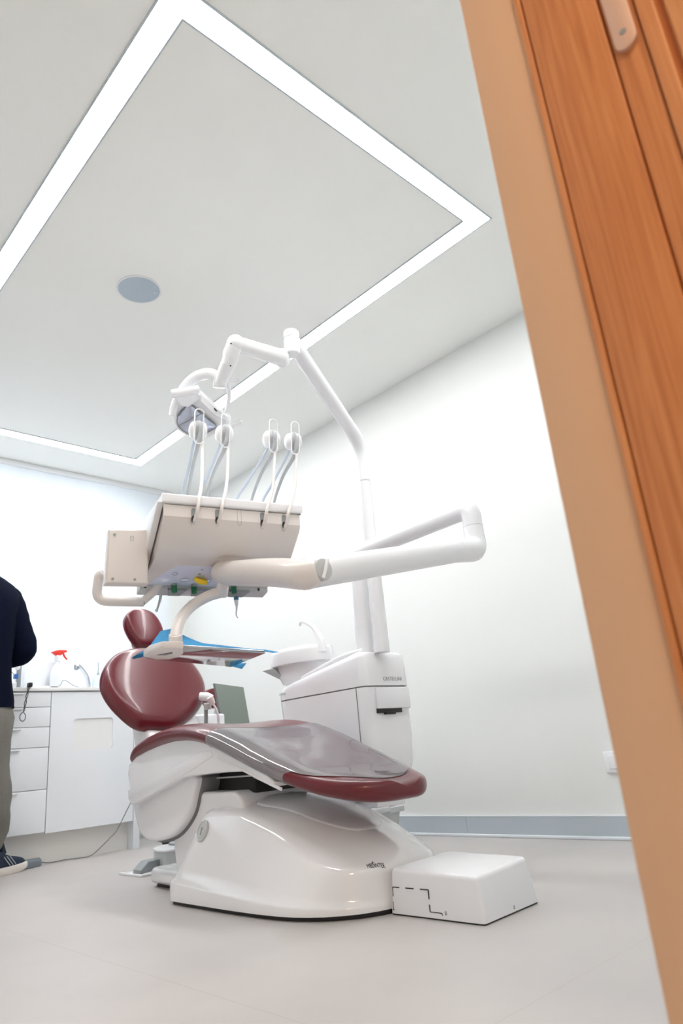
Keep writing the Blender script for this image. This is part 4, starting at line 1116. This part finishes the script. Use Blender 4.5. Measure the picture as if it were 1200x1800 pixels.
# whip arms with hoses
whips = [(340, 917, 348, 757), (382, 919, 394, 764), (461, 924, 477, 773), (499, 928, 515, 777)]
hose_ends = [((318, 872), (330, 872)), ((348, 872), (362, 876)), ((412, 882), (440, 884)), ((459, 884), (480, 886))]
def on_w(px, py, b2):
    return onplane(px, py, T(0, b2, 0), e_)
for i, ((sx, sy, qx, qy), (h1, h2)) in enumerate(zip(whips, hose_ends)):
    q = on_w(qx, qy, 0.10)              # pulley centre
    s0 = on_w(sx, sy, 0.008)
    dpt = (s0 - CAM).length
    # slot in the rear panel
    sl = on_w(sx + 0.5, sy - 11, -0.001)
    pts = [sl + w_ * (0.0080 * math.cos(t_)) + z_ * (0.016 * (1 if math.sin(t_) > 0 else -1) + 0.0080 * math.sin(t_)) for t_ in [2 * PI * k / 20 for k in range(20)]]
    st_ = obj('whip_slot', prism(pts, (0, 0, 0), e_ * 0.004), 'mid_grey', du)
    ptb = [sl - z_ * 0.012 + w_ * (0.0078 * math.cos(t_)) + z_ * (0.0115 * math.sin(t_)) for t_ in [2 * PI * k / 20 for k in range(20)]]
    obj('slot_shadow_lip', prism(ptb, e_ * -0.0006, e_ * 0.004), 'black', st_)
    wx = w_ * 0.014
    wh = obj('whip_arm', tube(smooth_path([s0 + e_ * 0.014 - z_ * 0.003, s0 - e_ * 0.004 - z_ * 0.003, s0 - e_ * 0.020 + z_ * 0.014 + w_ * 0.003, s0 - e_ * 0.026 + z_ * 0.05 + w_ * 0.009, s0 * 0.6 + q * 0.4 - e_ * 0.024 + wx * 1.0, s0 * 0.2 + q * 0.8 - e_ * 0.008 + wx * 1.1, q + e_ * 0.004 + wx * 1.3 - z_ * 0.012]), [0.0060, 0.0060, 0.0056, 0.0054, 0.0050, 0.0046], 14), 'warm_white', du)
    ax_ = Vector((0.88, -0.47, 0)).normalized()
    pu = obj('pulley_disc', lathe(q - ax_ * 0.008, [(0.031, 0.0), (0.0315, 0.006), (0.029, 0.013), (0.022, 0.019), (0.012, 0.0225), (0.0, 0.0235)], -ax_, 28), 'white', wh)
    obj('pulley_disc', lathe(q + ax_ * 0.008, [(0.031, 0.0), (0.0315, 0.006), (0.029, 0.013), (0.022, 0.019), (0.012, 0.0225), (0.0, 0.0235)], ax_, 28), 'white', wh)
    obj('roller', cyl(q - ax_ * 0.0095, q + ax_ * 0.0095, 0.0325, 28), 'hose_grey', pu)
    # wire loop around pulley
    loop = []
    for k in range(24):
        t_ = 2 * PI * k / 24
        loop.append(q - w_ * 0.008 - e_ * 0.037 + w_ * (0.0155 * math.cos(t_)) + z_ * ((0.048 if math.sin(t_) > 0 else -0.052) + 0.014 * math.sin(t_)) + w_ * (0.003 if math.sin(t_) > 0 else -0.003))
    obj('wire_loop', tube(loop, 0.0021, 8, closed=True), 'tube_white', pu)
    e1 = on_w(h1[0], h1[1] + 6, 0.33); e2 = on_w(h2[0], h2[1] + 6, 0.30)
    fr_ = q - e_ * 0.029
    obj('hose', tube(smooth_path([q + z_ * 0.030, q - e_ * 0.029 + z_ * 0.012, q - e_ * 0.030 - z_ * 0.02, q - e_ * 0.012 - z_ * 0.060 - w_ * 0.005, (q * 0.45 + e2 * 0.55), e2, Vector((e2.x, e2.y, P0.z - 0.01)) + e_ * 0.02]), [0.0082, 0.0082, 0.0080, 0.0072, 0.0056, 0.0050, 0.005], 12), 'hose_grey', wh)
    obj('hose', tube(smooth_path([q + e_ * 0.027 + z_ * 0.010 - w_ * 0.006, q + e_ * 0.030 - z_ * 0.025 - w_ * 0.006, q * 0.4 + e1 * 0.6, e1, Vector((e1.x, e1.y, P0.z - 0.01)) + e_ * 0.008]), 0.0050, 12), 'hose_blue', wh)
# blank unused slot outline in the middle
bm = bmesh.new()
c = on_w(421.5, 909, -0.004)
tube([c + w_ * (0.0065 * math.cos(t_)) + z_ * (0.020 * (1 if math.sin(t_) > 0 else -1) + 0.0065 * math.sin(t_)) + e_ * 0.004 for t_ in [2 * PI * k / 24 for k in range(24)]], 0.0006, 6, bm, closed=True)
obj('blank_slot', bm, 'text', du)

# instruments hanging in the holders
ins = thing('dental_syringe', 'thin white instrument hanging under the left end of the delivery head', 'dental instrument', fr_at(279, 1072, 0.345))
obj('shaft', tube([fr_at(287, 1022, 0.345), fr_at(281, 1055, 0.345), fr_at(276, 1072, 0.345)], [0.0062, 0.0045, 0.0035], 14), 'grey_plastic', ins)
obj('ball_tip', ball(fr_at(275, 1073, 0.345), 0.0055), 'grey_plastic', ins)
sclr = thing('dental_scaler', 'white scaler with teal band and hooked tip hanging below the delivery head', 'dental instrument', fr_at(416, 1070, 0.345))
obj('handpiece', tube([fr_at(415, 1030, 0.345), fr_at(415, 1058, 0.345), fr_at(416, 1066, 0.345)], [0.0085, 0.0078, 0.0048], 18), 'white', sclr)
obj('colour_band', tube([fr_at(414.8, 1047, 0.345), fr_at(415, 1055, 0.345)], 0.0088, 18), 'teal', sclr)
obj('hooked_tip', tube(smooth_path([fr_at(416, 1066, 0.345), fr_at(415.5, 1074, 0.345), fr_at(415, 1080, 0.345), fr_at(417, 1085, 0.345), fr_at(418.5, 1086, 0.345)]), [0.0036, 0.003, 0.002, 0.0014], 10), 'chrome', sclr)

# swan-neck arm that carries the metal tray
sn = thing('tray_support_arm', 'curved white arm under the delivery head ending in a flat foot', 'support arm', PV - z_ * 0.03)
V1 = PV - z_ * 0.030
obj('upper_socket', cyl(V1, D(389, 1048, DP), 0.0190, 24, 0.003), 'warm_white', sn)
obj('curved_arm', tube(smooth_path([D(388, 1041, DP), D(366, 1048, DP - 0.02), D(340, 1063, DP - 0.05), D(320, 1084, 2.11), D(311, 1106, 2.06), D(308, 1122, 2.035)], 8), [0.0185, 0.0175, 0.017, 0.017, 0.017], 22), 'warm_white', sn)
FB = D(308, 1120, 2.035)
obj('lower_socket', cyl(D(308.5, 1115, 2.035), D(308.5, 1150, 2.045), 0.0200, 24, 0.003), 'warm_white', sn)
# metal tray plane
TRZ = D(306, 1146, 2.045).z
TN = Vector((0.10, -0.012, 1)).normalized(); TP = D(306, 1146, 2.045)
def tp_(px, py, dz_=0.0): return onplane(px, py, TP + z_ * dz_, TN)
# flat foot gripping the tray edge
ft = [tp_(*p, -0.008) for p in [(252, 1152), (262, 1144), (285, 1137), (322, 1137), (322, 1147), (314, 1153), (298, 1157), (275, 1157)]]
fo = obj('tray_grip', prism(ft, (0, 0, -0.004), (0, 0, 0.016), 0.003), 'warm_white', sn)
obj('grip_slot', prism([tp_(*p, -0.0135) for p in [(276, 1152), (303, 1147), (303, 1149.5), (290, 1152)]], (0, 0, 0), (0, 0, 0.003)), 'seam', fo)
tr = thing('steel_instrument_tray', 'polished steel tray held above the backrest by the curved arm', 'tray', tp_(350, 1150))
tcorn = [tp_(254, 1157), tp_(406, 1172), tp_(466, 1148), tp_(322, 1137)]
A_, B_, C_, D_ = tcorn
obj('tray_plate', prism([A_, B_, C_, D_], (0, 0, -0.001), (0, 0, 0.003), 0.0008), 'steel', tr)
obj('tray_edge', tube(fillet([D_ + z_ * 0.004, C_ + z_ * 0.006, B_ + z_ * 0.004, A_ + z_ * 0.004, D_ + z_ * 0.004], 0.01), 0.0018, 10), 'chrome', tr)
# blue paper liner
cols_ = [(230, 1157, 0.0), (262, 1138, 0.010), (282, 1108, 0.045), (300, 1106, 0.048), (318, 1114, 0.035), (340, 1128, 0.014), (380, 1134, 0.006), (440, 1140, 0.004), (470, 1142, 0.003), (490, 1147, 0.0)]
bm = bmesh.new()
back = [D(px, py, (tp_(px, 1150) - CAM).dot(FWD) + (0.07 if 250 < px < 480 else 0.0)) for px, py, h in cols_]
front_px = [(238, 1158), (262, 1156), (290, 1152), (306, 1148), (330, 1146), (350, 1144), (385, 1146), (440, 1148), (462, 1149), (474, 1150)]
def lerp(a, b2, t): return a * (1 - t) + b2 * t
NB = len(back); rows_ = []
for k in range(7):
    t_ = k / 6
    row = []
    for i in range(NB):
        fr2 = lerp(A_, B_, min(1, max(0, (i - 1) / (NB - 3)))) if False else None
        # front line of paper follows the near tray edge D->C raised slightly, back line is measured above
        u = i / (NB - 1)
        bpt = back[i]
        fpt = lerp(lerp(A_, D_, 0.75) , C_, u) + z_ * 0.006 if i else tp_(236, 1158, 0.004)
        row.append(bm.verts.new(lerp(bpt, fpt, t_) + z_ * (0.002 * math.sin(i * 2.3 + k))))
    rows_.append(row)
for a, b2 in zip(rows_, rows_[1:]):
    for i in range(NB - 1): bm.faces.new((a[i], a[i + 1], b2[i + 1], b2[i]))
# flat part over the tray and the corner drooping past the near edge
fa = [bm.verts.new(p + z_ * 0.006) for p in (lerp(A_, D_, 0.70), lerp(A_, B_, 0.0), lerp(A_, B_, 0.93), C_)]
bm.faces.new(fa)
dr_ = [bm.verts.new(p) for p in (lerp(A_, B_, 0.90) + z_ * 0.006, D(433, 1166, (B_ - CAM).dot(FWD) * 0.995), D(425, 1176, (B_ - CAM).dot(FWD) * 0.985), D(416, 1170, (B_ - CAM).dot(FWD) * 0.985))]
bm.faces.new(dr_)
pap = obj('paper_tray_liner', bm, 'blue_paper', None, True, 60)
md = pap.modifiers.new('thickness', 'SOLIDIFY'); md.thickness = 0.0012; md.offset = 1
tag(pap, 'crinkled bright blue paper liner draped over the steel tray', 'paper liner')

# ================================================================== BACKGROUND: monitor, stool, suction holder, bin
mo = thing('flat_panel_monitor', 'grey-green flat panel standing behind the chair seat', 'monitor', (2.2, 3.2, 0.0))
mp_ = [at(377, 1201, 1, 3.2), at(428, 1208, 1, 3.2), D(440, 1275, (at(438, 1268, 1, 3.2) - CAM).dot(FWD)), D(390.5, 1275, (at(390, 1268, 1, 3.2) - CAM).dot(FWD))]
mp_[2] = at(444, 1300, 1, 3.16); mp_[3] = at(395, 1300, 1, 3.16)
obj('frame', prism(mp_, (0, 0.0, 0), (0, 0.018, 0), 0.002), 'seam', mo)
cm = sum(mp_, Vector()) / 4
obj('screen', prism([cm + (p - cm) * 0.975 for p in mp_], (0, -0.0015, 0), (0, 0.004, 0)), 'screen', mo)
obj('stand', B((2.18, 3.18, 0.0), (2.26, 3.21, 0.56), 0.004), 'white', mo)
obj('stand_foot', B((2.08, 3.05, 0.0), (2.36, 3.33, 0.02), 0.008), 'white', mo)
# stool with burgundy back behind the monitor
stl = thing('operator_stool', 'burgundy upholstered stool partly hidden behind the grey panel', 'stool', (2.36, 3.62, 0))
bc_ = Vector((2.335, 3.50, 0.775))
obj('stool_backrest', loft([[bc_ + Vector((a * s, h, b2 * s)) for a, b2 in [(0.128 * math.copysign(abs(math.cos(t_)) ** 0.6, math.cos(t_)), 0.058 * math.copysign(abs(math.sin(t_)) ** 0.7, math.sin(t_))) for t_ in [2 * PI * k / 36 for k in range(36)]]] for s, h in ((0.8, 0.03), (0.97, 0.022), (1.0, 0.0), (0.96, -0.02), (0.7, -0.03))]), 'vinyl', stl)
obj('stool_seat', lathe((2.36, 3.72, 0.50), [(0.12, 0), (0.17, 0.01), (0.18, 0.03), (0.17, 0.06), (0.10, 0.07), (0, 0.07)]), 'vinyl', stl)
obj('stool_back_post', tube(smooth_path([(2.33, 3.54, 0.78), (2.33, 3.57, 0.60), (2.35, 3.62, 0.51)]), 0.012, 12), 'chrome', stl)
obj('gas_lift', cyl((2.36, 3.72, 0.10), (2.36, 3.72, 0.50), 0.025), 'chrome', stl)
bm = bmesh.new()
for k in range(5):
    a = 2 * PI * k / 5 + 0.95
    tube([(2.36, 3.72, 0.11), (2.36 + 0.13 * math.cos(a), 3.72 + 0.13 * math.sin(a), 0.095), (2.36 + 0.25 * math.cos(a), 3.72 + 0.25 * math.sin(a), 0.065)], [0.022, 0.018, 0.014], 12, bm)
obj('star_base', bm, 'chrome', stl)
for k in range(5):
    a = 2 * PI * k / 5 + 0.95
    obj('castor', cyl((2.36 + 0.25 * math.cos(a), 3.705 + 0.25 * math.sin(a), 0.026), (2.36 + 0.25 * math.cos(a), 3.735 + 0.25 * math.sin(a), 0.026), 0.026, 18, 0.004), 'black', stl)
# suction hose holder
sh = thing('suction_holder', 'white suction hose holder beside the right edge of the backrest', 'suction holder', (1.98, 3.1, 0))
dd = 3.05
obj('holder_body', B((1.90, 3.06, 0.30), (2.06, 3.18, 0.655), 0.012), 'white', sh)
obj('holder_column', B((1.985, 3.08, 0.0), (2.055, 3.16, 0.31), 0.006), 'white', sh)
obj('holder_head', rounded_tube([D(352, 1224, dd + 0.05), D(364, 1225, dd + 0.05), D(371, 1228, dd + 0.05)], [0.018, 0.020, 0.018], 18), 'white', sh)
ns = obj('suction_nozzle', tube([D(368, 1226, dd), D(372, 1233, dd), D(375, 1238, dd)], [0.016, 0.0145, 0.010], 18), 'warm_white', sh)
obj('suction_hose', tube(smooth_path([D(375, 1238, dd), D(380, 1247, dd), D(383, 1258, dd), D(384, 1275, dd), D(384, 1295, dd)]), 0.0052, 12), 'tube_white', ns)
obj('grey_valve', cyl(D(364, 1236, dd + 0.03), D(365, 1246, dd + 0.03), 0.017, 18), 'grey_plastic', sh)
obj('grey_tube', cyl(D(362, 1247, dd + 0.03), D(362, 1275, dd + 0.03), 0.0085, 14), 'mid_grey', sh)
# grey bin by the wall
bn = thing('grey_waste_bin', 'light grey plastic bin on the floor behind the chair base by the right wall', 'waste bin', (2.50, 2.52, 0))
def rr(x0, x1, y0, y1, z, r=0.02):
    out = []
    for cx_, cy_, a0 in ((x0 + r, y0 + r, PI), (x1 - r, y0 + r, 1.5 * PI), (x1 - r, y1 - r, 0), (x0 + r, y1 - r, 0.5 * PI)):
        for k in range(5): a = a0 + PI / 2 * k / 4; out.append((cx_ + r * math.cos(a), cy_ + r * math.sin(a), z))
    return out
obj('bin_body', loft([rr(2.37, 2.58, 2.44, 2.62, 0.0), rr(2.35, 2.60, 2.42, 2.66, 0.138), rr(2.355, 2.595, 2.425, 2.655, 0.138), rr(2.375, 2.575, 2.445, 2.61, 0.006)]), 'grey_plastic', bn)
obj('bin_rim', loft([rr(2.335, 2.615, 2.405, 2.675, 0.134), rr(2.335, 2.615, 2.405, 2.675, 0.156), rr(2.36, 2.59, 2.43, 2.65, 0.157), rr(2.36, 2.59, 2.43, 2.65, 0.134)]), 'grey_plastic', bn)
obj('bin_handle', B((2.345, 2.372, 0.140), (2.48, 2.412, 0.166), 0.006), 'grey_plastic', bn)

# ================================================================== PERSON at the left edge, back turned, working at the counter
pe = thing('person', 'person in navy long-sleeved top and grey trousers standing at the counter', 'person', (1.08, 3.72, 0))
OX, OY = 1.060, 3.74
def skinned(name, pts, edges, root, material, parent, lv=2):
    me = bpy.data.meshes.new(name)
    me.from_pydata([p[:3] for p in pts], edges, [])
    me.materials.append(M[material])
    o = bpy.data.objects.new(name, me); COL.objects.link(o); par(o, parent)
    md = o.modifiers.new('skin', 'SKIN'); md.use_smooth_shade = True
    for i, p in enumerate(pts):
        r = p[3]; r = (r, r) if not isinstance(r, tuple) else r
        me.skin_vertices[0].data[i].radius = r
        me.skin_vertices[0].data[i].use_root = (i == root)
    sb_ = o.modifiers.new('subdivision', 'SUBSURF'); sb_.levels = lv; sb_.render_levels = lv
    return o
def X(dx, dy, z): return (OX + dx, OY + dy, z)
# joints (person faces +y, right side at +x)
body = [(*X(0, 0, 0.90), 0.145), (*X(0, 0.0, 1.05), 0.13), (*X(0, 0.01, 1.22), 0.135), (*X(0, 0.02, 1.36), 0.11), (*X(-0.01, 0.05, 1.44), 0.055), (*X(-0.02, 0.09, 1.50), 0.055), (*X(-0.04, 0.15, 1.57), (0.078, 0.095)), (*X(-0.04, 0.16, 1.64), 0.07),
        (*X(0.13, 0.02, 1.35), 0.040), (*X(0.200, -0.005, 1.22), 0.040), (*X(0.235, -0.02, 1.06), 0.036), (*X(0.18, 0.13, 1.04), 0.030), (*X(0.10, 0.28, 1.03), 0.023),
        (*X(-0.13, 0.02, 1.35), 0.040), (*X(-0.215, -0.005, 1.24), 0.043), (*X(-0.245, -0.01, 1.08), 0.036), (*X(-0.17, 0.14, 1.04), 0.030), (*X(-0.09, 0.28, 1.03), 0.023),
        (*X(0.085, 0.0, 0.84), 0.085), (*X(0.11, 0.02, 0.50), 0.055), (*X(0.125, 0.10, 0.13), 0.036),
        (*X(-0.085, 0.0, 0.84), 0.085), (*X(-0.10, 0.02, 0.50), 0.055), (*X(-0.11, 0.03, 0.13), 0.036),
        (*X(0.215, 0.150, 0.055), 0.032), (*X(-0.12, 0.12, 0.055), 0.032)]
edg = [(0, 1), (1, 2), (2, 3), (3, 4), (4, 5), (5, 6), (6, 7), (3, 8), (8, 9), (9, 10), (10, 11), (11, 12), (3, 13), (13, 14), (14, 15), (15, 16), (16, 17), (0, 18), (18, 19), (19, 20), (0, 21), (21, 22), (22, 23), (20, 24), (23, 25)]
# hands: palm + five fingers each, closed around the work
def hand(base, wrist, sx):
    n0 = len(body)
    wx_, wy_, wz_ = wrist
    body.append((wx_ - sx * 0.02, wy_ + 0.04, wz_, (0.026, 0.015))); edg.append((base, n0))
    palm = n0
    for k in range(4):
        off = (k - 1.5) * 0.019
        L = (0.034, 0.038, 0.036, 0.029)[k]
        i0 = len(body)
        body.append((wx_ - sx * 0.03 + off, wy_ + 0.075, wz_ + 0.002, 0.0090))
        body.append((wx_ - sx * 0.035 + off, wy_ + 0.075 + L, wz_ - 0.008, 0.0082))
        body.append((wx_ - sx * 0.035 + off, wy_ + 0.085 + L, wz_ - 0.034, 0.0072))
        edg.extend([(palm, i0), (i0, i0 + 1), (i0 + 1, i0 + 2)])
    i0 = len(body)
    body.append((wx_ - sx * 0.048, wy_ + 0.045, wz_ - 0.012, 0.0100)); body.append((wx_ - sx * 0.060, wy_ + 0.075, wz_ - 0.026, 0.0085))
    edg.extend([(palm, i0), (i0, i0 + 1)])
hand(12, X(0.10, 0.28, 1.03), 1); hand(17, X(-0.09, 0.28, 1.03), -1)
bo_ = skinned('body', body, edg, 0, 'skin', pe)
# facial features belong to the head
fcx, fcy, fcz = X(-0.04, 0.15, 1.59)
obj('nose', ball((fcx, fcy + 0.095, fcz - 0.012), 0.016, sc=(0.8, 1.1, 1.5)), 'skin', pe)
for s in (-1, 1): obj('ear', ball((fcx + s * 0.078, fcy + 0.005, fcz - 0.01), 0.026, sc=(0.35, 0.7, 1.15)), 'skin', pe)
for s in (-1, 1): obj('eye', ball((fcx + s * 0.030, fcy + 0.082, fcz + 0.012), 0.011), 'hair', pe)
obj('mouth', ball((fcx, fcy + 0.085, fcz - 0.052), 0.02, sc=(1, 0.4, 0.3)), 'red', pe)
bm = ball((fcx, fcy - 0.008, fcz + 0.035), 0.1, sc=(0.88, 1.02, 1.0))
for v in list(bm.verts):
    if v.co.z < fcz - 0.03 or (v.co.y > fcy + 0.05 and v.co.z < fcz + 0.075): v.co.y = min(v.co.y, fcy + 0.035); v.co.z = max(v.co.z, fcz - 0.045)
obj('hair', bm, 'hair', pe)
# long-sleeved top: torso loft + sleeves
def oval(cx_, cy_, z, rx, ry, n=32, p=2.4):
    out = []
    for k in range(n):
        a = 2 * PI * k / n; c, s = math.cos(a), math.sin(a)
        out.append((cx_ + rx * math.copysign(abs(c) ** (2 / p), c), cy_ + ry * math.copysign(abs(s) ** (2 / p), s), z))
    return out
shirt = []
for z, rx, ry, dy in [(0.765, 0.192, 0.130, 0), (0.80, 0.188, 0.132, 0), (0.90, 0.176, 0.130, 0), (1.00, 0.168, 0.126, 0), (1.10, 0.172, 0.128, 0), (1.20, 0.182, 0.130, 0), (1.28, 0.190, 0.126, 0.005), (1.34, 0.190, 0.112, 0.01), (1.385, 0.165, 0.092, 0.015), (1.42, 0.120, 0.075, 0.02), (1.445, 0.078, 0.068, 0.03), (1.46, 0.064, 0.064, 0.035)]:
    r = oval(OX, OY + dy, z, rx, ry, 48)
    # soft folds low on the back
    shirt.append([(x + 0.004 * math.sin(7 * z * 6 + x * 30) * (1 if z < 1.3 else 0), y + 0.006 * math.sin(x * 60 + z * 9) * (1 if z < 1.25 else 0.2), zz) for x, y, zz in r])
tp2 = obj('long_sleeved_top', loft(shirt, cap=False), 'navy', pe, True, 80)
def sleeve(s):
    P = [X(s * 0.105, 0.015, 1.350), X(s * 0.140, 0.01, 1.318), X(s * 0.170, 0.0, 1.25), X(s * 0.196, -0.008, 1.17), X(s * 0.226, -0.015, 1.09), X(s * 0.225, -0.005, 1.045), X(s * 0.195, 0.07, 1.030), X(s * 0.155, 0.17, 1.03), X(s * 0.11, 0.26, 1.03)]
    sp_ = smooth_path(P, 5)
    R = [0.066, 0.070, 0.066, 0.062, 0.060, 0.058, 0.052, 0.045, 0.038]
    rs = []
    for i in range(len(sp_)):
        u = i / (len(sp_) - 1) * (len(R) - 1); k = min(int(u), len(R) - 2); rs.append((R[k] * (1 - u + k) + R[k + 1] * (u - k)) * (1 + 0.02 * math.sin(i * 1.7)))
    return tube(sp_, rs, 24)
obj('sleeve', sleeve(1), 'navy', pe, True, 80); obj('sleeve', sleeve(-1), 'navy', pe, True, 80)
# trousers
def leg(s):
    st = [(0.88, 0.06, 0.0, 0.090), (0.80, 0.085, 0.0, 0.098), (0.72, 0.098, 0.0, 0.104), (0.62, 0.098, 0.006, 0.098), (0.55, 0.10, 0.012, 0.094), (0.50, 0.108, 0.016, 0.090), (0.46, 0.115, 0.02, 0.094), (0.41, 0.121, 0.025, 0.093), (0.36, 0.126, 0.03, 0.097), (0.31, 0.131, 0.038, 0.092), (0.27, 0.135, 0.045, 0.093), (0.23, 0.138, 0.055, 0.087), (0.19, 0.140, 0.065, 0.090), (0.165, 0.140, 0.075, 0.083), (0.14, 0.140, 0.085, 0.082), (0.105, 0.118, 0.095, 0.082), (0.065, 0.118, 0.098, 0.074)]
    rings = []
    for z, dx, dy, r in st:
        rr_ = []
        for k in range(28):
            a = 2 * PI * k / 28; f = 1 + 0.05 * math.sin(3 * a + z * 40) * (1 if z < 0.4 else 0.45) + 0.03 * math.sin(2 * a - z * 55) + (0.04 * math.sin(z * 90) if z < 0.25 else 0)
            yy_ = dy if s > 0 else dy * 0.3
            rr_.append((OX + s * dx + r * f * math.cos(a), OY + yy_ + r * f * math.sin(a) * 1.05, z + (0.02 * math.cos(a - 0.8) if z < 0.2 else 0)))
        rings.append(rr_)
    return loft(rings, True)
obj('trouser_leg', leg(1), 'khaki', pe, True, 80); obj('trouser_leg', leg(-1), 'khaki', pe, True, 80)
# trainers
def shoe(ax, ay, ang):
    ca, sa = math.cos(ang), math.sin(ang)
    def L(u, v, z): return (ax + ca * u - sa * v, ay + sa * u + ca * v, z)
    st = [(-0.085, 0.020, 0.075), (-0.078, 0.032, 0.095), (-0.05, 0.037, 0.105), (-0.01, 0.038, 0.110), (0.03, 0.040, 0.110), (0.06, 0.042, 0.090), (0.10, 0.046, 0.078), (0.14, 0.047, 0.070), (0.17, 0.042, 0.062), (0.19, 0.030, 0.050), (0.197, 0.014, 0.038)]
    rings = []
    for u, hw, h in st:
        rr_ = []
        for k in range(24):
            a = 2 * PI * k / 24; c, s = math.cos(a), math.sin(a)
            z = 0.024 + (h - 0.024) * max(0, s) ** 0.8 if s > 0 else 0.024 + 0.004 * s
            rr_.append(L(u, hw * math.copysign(abs(c) ** 0.7, c) * (1 - 0.25 * max(0, s)), z))
        rings.append(rr_)
    so_ = []
    outl = [(-0.09, 0.018), (-0.07, 0.037), (-0.02, 0.040), (0.04, 0.043), (0.10, 0.050), (0.15, 0.051), (0.185, 0.040), (0.203, 0.015)]
    loop = [(u, v) for u, v in outl] + [(u, -v) for u, v in outl[::-1]]
    lp2 = smooth_loop([(u, v, 0) for u, v in loop], 3)
    sr = [[L(p.x * s, p.y * s, z + max(0, p.x - 0.13) * 0.16 * (1 if z < 0.02 else 0.6)) for p in lp2] for s, z in ((0.94, 0.001), (0.985, 0.006), (1.0, 0.016), (0.985, 0.032), (0.93, 0.036))]
    return loft(rings), loft(sr), L
for ax_, ay_, an in ((OX + 0.205, OY + 0.135, 0.55), (OX - 0.125, OY + 0.05, 1.4)):
    up_, sl_, L_ = shoe(ax_, ay_, an)
    so2 = obj('shoe', up_, 'shoe', pe, True, 70)
    obj('shoe_sole', sl_, 'sole', so2, True, 50)
    bm = bmesh.new()
    for u in (0.055, 0.075, 0.095):
        obj('shoe_stripe', tube(smooth_path([L_(u, -0.043, 0.040), L_(u - 0.018, -0.040, 0.060), L_(u - 0.03, -0.030, 0.082)]), 0.0022, 8), 'silver_line', so2)
    obj('shoe_tongue', prism([L_(0.025, 0, 0.09), L_(0.060, 0, 0.095), L_(0.035, 0, 0.145), L_(0.022, 0, 0.15)], (-0.016 * math.sin(an), 0.016 * math.cos(an), 0), (0.016 * math.sin(an), -0.016 * math.cos(an), 0), 0.003), 'shoe', so2)
